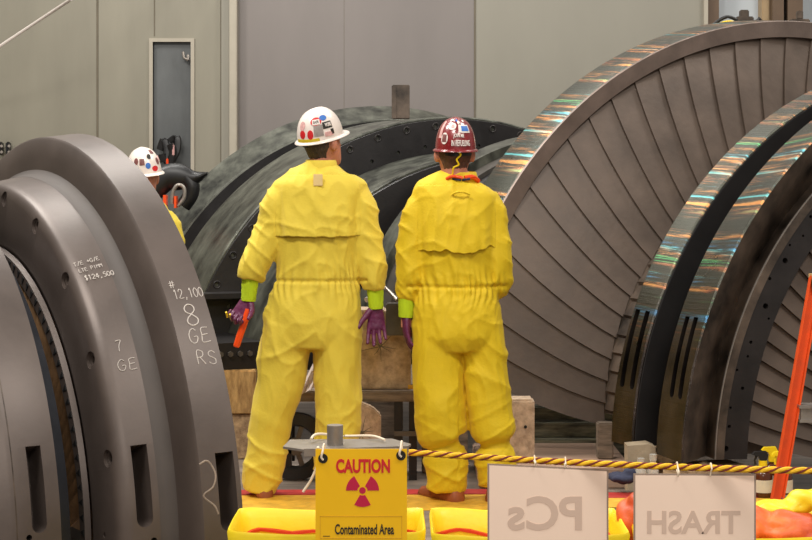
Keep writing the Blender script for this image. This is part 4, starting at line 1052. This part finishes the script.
# left worker: white hat, orange baton
tor1 = [(163,306,336,.062,0),(168,298,343,.075,0),(175,284,356,.10,0),(186,273,367,.122,0),(215,275,362,.135,0),(245,276,360,.13,0),(280,275,359,.125,0),(305,268,362,.14,0),(330,263,362,.145,0),(347,268,356,.12,0)]
arm1 = [[(287,190,0,13),(277,205,0,15.5),(271,228,0,15.5),(262,250,-.01,16),(253,268,-.02,14.5),(250,279,-.02,12)],
        [(353,190,0,13),(361,206,0,15),(364,228,0,15),(369,255,0,15.5),(373,275,-.01,14),(374,289,-.01,10)]]
leg1 = [[(290,325,0,26),(284,355,0,25.5),(280,385,0,24),(272,415,.0,22),(267,450,0,20.5),(262,475,0,19.5),(259,491,0,16.5)],
        [(335,325,0,26),(337,355,0,24.5),(337,385,0,23.5),(338,415,0,23),(335,450,0,21),(335,475,0,19),(336,488,0,16)]]
hat1 = dict(x=320.5,y=137.0,dy=.0,rx=.097,ry=.120,h=.142,yaw=-50,pitch=15,roll=5,m=M['whitehat'],
  stickers=[(128,40,17,10,'red','o'),(128,38,11,6,'stwhite','top'),(124,20,12,11,'stgrey','sq'),(146,14,8,9,'red','o'),
            (172,32,10,10,'stpink','o'),(170,15,9,8,'red','o'),(98,28,13,7,'ink','sq'),(104,46,12,7,'stblue','o'),(98,10,11,4,'stpink','sq'),(88,13,4,5,'ink','sq'),(158,3.0,34,3.0,'styel','sq')],
  texts=[('WORK',96,28,9,4,'stwhite'),('SAFE',128,38,8,3,'ink')])
p1 = person(7.6, 495, tor1, arm1, leg1, M['suit'], 'person in pale yellow coveralls and white hard hat holding an orange baton', W(0,236,7.6).z, W(0,280,7.6).z, 3.1,
  dict(x=322,y=142,yaw=-42,pitch=8,hair=M['hair']), hat1, [(262,0,.03,12),(337,0,.05,-10)],
  [dict(wrist=(249,298,-.02),sleeve=(251,276,-.02),D=(-.45,-.12,-.85),N=(-.35,-.9,0),T=(1,0,0),curl=(78,80,80,76),thumb=(.5,.4,.8),stripe=True),
   dict(wrist=(376,306,-.01),sleeve=(375,284,-.01),D=(.02,-.05,-1),N=(.1,-1,0),T=(-1,0,0),curl=(16,20,22,14),thumb=(.75,.62,.2),spread=4)])
bt = thing('baton', 'orange baton held in the left glove of the worker with the white hat', 'baton', W(242,330,7.55))
bm = BM(); tube(bm, [W(248,309,7.55), W(246,318,7.55), W(240,335,7.55), W(236.5,346,7.55)], [.012,.017,.017,.016], 16); obj('wand', bm, M['orange'], bt)
bm = BM(); tube(bm, [W(236.8,345,7.55), W(236.2,347,7.55)], [.0165,.013], 16); obj('end_cap', bm, M['orange'], bt)
bm = bx((-.022,-.004,-.028),(.022,.004,.028),.002); move(bm, W(318,180,7.6-.132)); obj('name_patch', bm, M['patch'], p1, 'pale blank patch below the collar')

# right worker: red hat
tor2 = [(175,440,476,.062,0),(179,431,483,.08,0),(185,420,492,.105,0),(196,412,498,.125,0),(222,416,496,.138,0),(250,417,497,.133,0),(286,419,497,.125,0),(308,413,501,.145,0),(335,412,502,.148,0),(350,418,496,.12,0)]
arm2 = [[(426,198,0,13),(419,212,0,15),(414,235,0,16),(412,258,0,15.5),(411,280,.0,14.5),(407,299,.01,11)],
        [(485,198,0,13),(491,212,0,15),(494,237,0,15.5),(495,262,0,15.5),(496,284,.02,14.5),(490,291,.11,12),(480,284,.22,10)]]
leg2 = [[(437,325,0,25),(437,355,0,25),(438,385,0,25.5),(441,415,0,25.5),(442,436,0,24.5),(445,444,0,14.5),(446,454,0,20.5),(446,470,0,21),(447,486,0,19.5),(447,491,0,17)],
        [(479,325,0,24),(484,355,0,22),(487,385,0,22),(491,415,0,22.5),(494,434,0,23),(495,443,0,14.5),(496,454,0,20),(496,470,0,19.5),(497,484,0,18),(497,488,0,15)]]
hat2 = dict(x=455.5,y=149,dy=0,rx=.096,ry=.128,h=.150,yaw=4,pitch=4,roll=0,m=M['redhat'],
  stickers=[(-138,20,11,11,'stwhite','o'),(-138,20,7,7,'stbrown','top'),(-160,46,15,9,'stwhite','o'),(-162,46,5,4,'stpink','top'),(158,40,20,9,'stwhite','sq'),(155,40,13,6,'stblue','top'),(176,56,6,5,'stwhite','o'),(-176,62,5,4,'stblue','o'),(150,62,5,4,'stwhite','o'),(-152,66,8,4,'stwhite','o'),(-120,40,6,20,'stpink','sq')],
  texts=[('JOIN ME',178,24,16,4.6,'stwhite'),('IN REFUELING',172,11.5,27,5.2,'stwhite')],
  cords=[([(455,151,-.118),(460,155,-.118),(456,160,-.112),(458,165,-.105),(453,168,-.10),(452,174,-.09),(450,178,-.09)],.0042,'yellow','chin_cord'),
         ([(446,179,-.085),(452,176.5,-.10),(462,178,-.10)],.0075,'orange','lanyard'),([(464,178,-.09),(472,177,-.07),(478,181,-.03)],.011,'orange','lanyard'),([(452,178.5,-.09),(460,180,-.098),(469,179,-.09)],.006,'navy','shirt_collar')])
p2 = person(7.5, 497, tor2, arm2, leg2, M['suit2'], 'person in bright yellow coveralls and dark red hard hat, back turned', W(0,250,7.5).z, W(0,286,7.5).z, 9.7,
  dict(x=454.5,y=153,yaw=5,pitch=0,hair=M['hair2']), hat2, [(445,0,.02,38),(497,0,.03,-12)],
  [dict(wrist=(406,315,.0),sleeve=(407,296,.0),D=(.03,-.02,-1),N=(1,.1,0),T=(0,1,0),curl=(22,25,25,25),thumb=(.8,.5,.2)),
   dict(wrist=(472,284,.28),sleeve=(482,285,.22),D=(-.8,.5,.0),N=(-.3,-.8,0),T=(0,0,1),curl=(35,35,35,35))], flap_w=1.0)
bm = BM(); tube(bm, smoothpts([tuple(W(*q)) for q in ((452,195,7.365),(456,192.5,7.352),(463,192,7.350),(470,194.5,7.36))]), .005, 8); obj('hanger_loop', bm, M['suit2'], p2)

# third worker behind the left rings
K3 = 1.14
sx3 = lambda x: 138.5+(x-146)*K3
sy3 = lambda y: 182+(y-175)*K3
tor3 = [(sy3(y), sx3(l), sx3(r), dp, dy) for y, l, r, dp, dy in [(186,135,160,.06,0),(191,131,165,.08,0),(198,124,172,.10,0),(210,120,175,.12,0),(230,120,173,.12,0),(250,121,171,.12,0),(275,122,170,.12,0),(295,118,174,.13,0),(310,118,174,.13,0),(322,120,172,.11,0)]]
arm3 = [[(sx3(x), sy3(y), dy, r*K3) for x, y, dy, r in a] for a in ([(128,204,0,11),(121,225,0,11),(118,250,.02,10),(120,272,.08,9)],[(166,206,0,11),(172,216,0,12),(175,234,-.02,11),(173,252,-.02,10),(166,270,-.06,8)])]
leg3 = [[(sx3(x), sy3(y), dy, r*K3) for x, y, dy, r in a] for a in ([(134,310,0,18),(133,340,0,16),(133,380,0,14),(133,408,0,12)],[(159,310,0,18),(160,340,0,16),(160,380,0,14),(160,408,0,12)])]
hat3 = dict(x=144.5,y=172.5,dy=0,rx=.093,ry=.118,h=.142,yaw=-150,pitch=-4,roll=8,m=M['whitehat'],
  stickers=[(-35,26,8,9,'stbrown','o'),(0,40,9,7,'ink','o'),(-60,30,8,8,'stpink','o'),(30,28,9,8,'stbrown','sq'),(10,18,9,7,'stblue','o'),(-25,55,10,7,'stbrown','sq'),(-15,10,12,6,'red','o'),(52,30,8,9,'stbrown','o'),(-100,35,9,9,'ink','o')])
p3 = person(8.9, 451, tor3, arm3, leg3, M['suit'], 'person hidden behind the left rings, only white hard hat and yellow shoulder showing', W(0,sy3(238),8.9).z, W(0,sy3(275),8.9).z, 6.4,
  dict(x=143,y=177,yaw=-150,pitch=-8,hair=M['hair']), hat3, [(133,0,-.02,180),(160,0,-.02,180)],
  [dict(wrist=(sx3(124),sy3(284),.12),sleeve=(sx3(121),sy3(270),.08),D=(.3,.2,-.9),N=(1,0,0),T=(0,1,0),curl=(25,25,25,25)),
   dict(wrist=(sx3(163),sy3(284),-.08),sleeve=(sx3(166),sy3(268),-.05),D=(-.3,.2,-.9),N=(-1,0,0),T=(0,1,0),curl=(25,25,25,25))])

# ------------------------------------------------------------------ light, camera
def area(x, y, z, sx, sy, e, col=(1,.96,.9), aim=None):
    l = bpy.data.lights.new('ceiling_or_fill_lamp', 'AREA'); l.shape = 'RECTANGLE'; l.size = sx; l.size_y = sy; l.energy = e; l.color = col
    o = bpy.data.objects.new('ceiling_or_fill_lamp', l); C.objects.link(o); o.location = (x, y, z)
    if aim: o.rotation_euler = (Vector(aim)-Vector((x,y,z))).to_track_quat('-Z','Y').to_euler()
    return o
area(-2.5, 3.5, 6.5, 2.0, 1.0, 260, aim=(0,8,.8))
area(2.5, 2.0, 6.5, 2.0, 1.0, 200, aim=(.5,8,.8))
area(-4.5, 8.5, 6.5, 1.2, 1.2, 240, aim=(0,9.5,.5))
for k in range(5): area(-3.2+k*.5, 8.6+k*.45, 6.6, .10, .7, 40, (1,.97,.92), aim=(.8,7.6,.8))
area(4, 9, 7, 1.5, 1.5, 200, aim=(1,10,0))
area(0, 12.2, 7, 5, .6, 80, aim=(0,13.5,2))
area(.4, -.3, 3.8, 1.6, .8, 85, (1,.93,.85), aim=(.4,4.2,.5))  # added fill light above the camera, brightens the signs
w = bpy.data.worlds.new('w'); bpy.context.scene.world = w; w.use_nodes = True
w.node_tree.nodes['Background'].inputs[0].default_value = (1,.96,.9,1); w.node_tree.nodes['Background'].inputs[1].default_value = .38
cam = bpy.data.cameras.new('camera'); co = bpy.data.objects.new('camera', cam); C.objects.link(co)
co.location = (0,0,H); co.rotation_euler = (R(90),0,0); cam.sensor_width = 36; cam.lens = F/812*36; cam.shift_y = -(270-YH)/812
cam.clip_start = .05
sc = bpy.context.scene; sc.camera = co
sc.view_settings.view_transform = 'Standard'; sc.view_settings.look = 'None'; sc.view_settings.gamma = 1; sc.view_settings.exposure = 0
sc.view_settings.use_curve_mapping = False
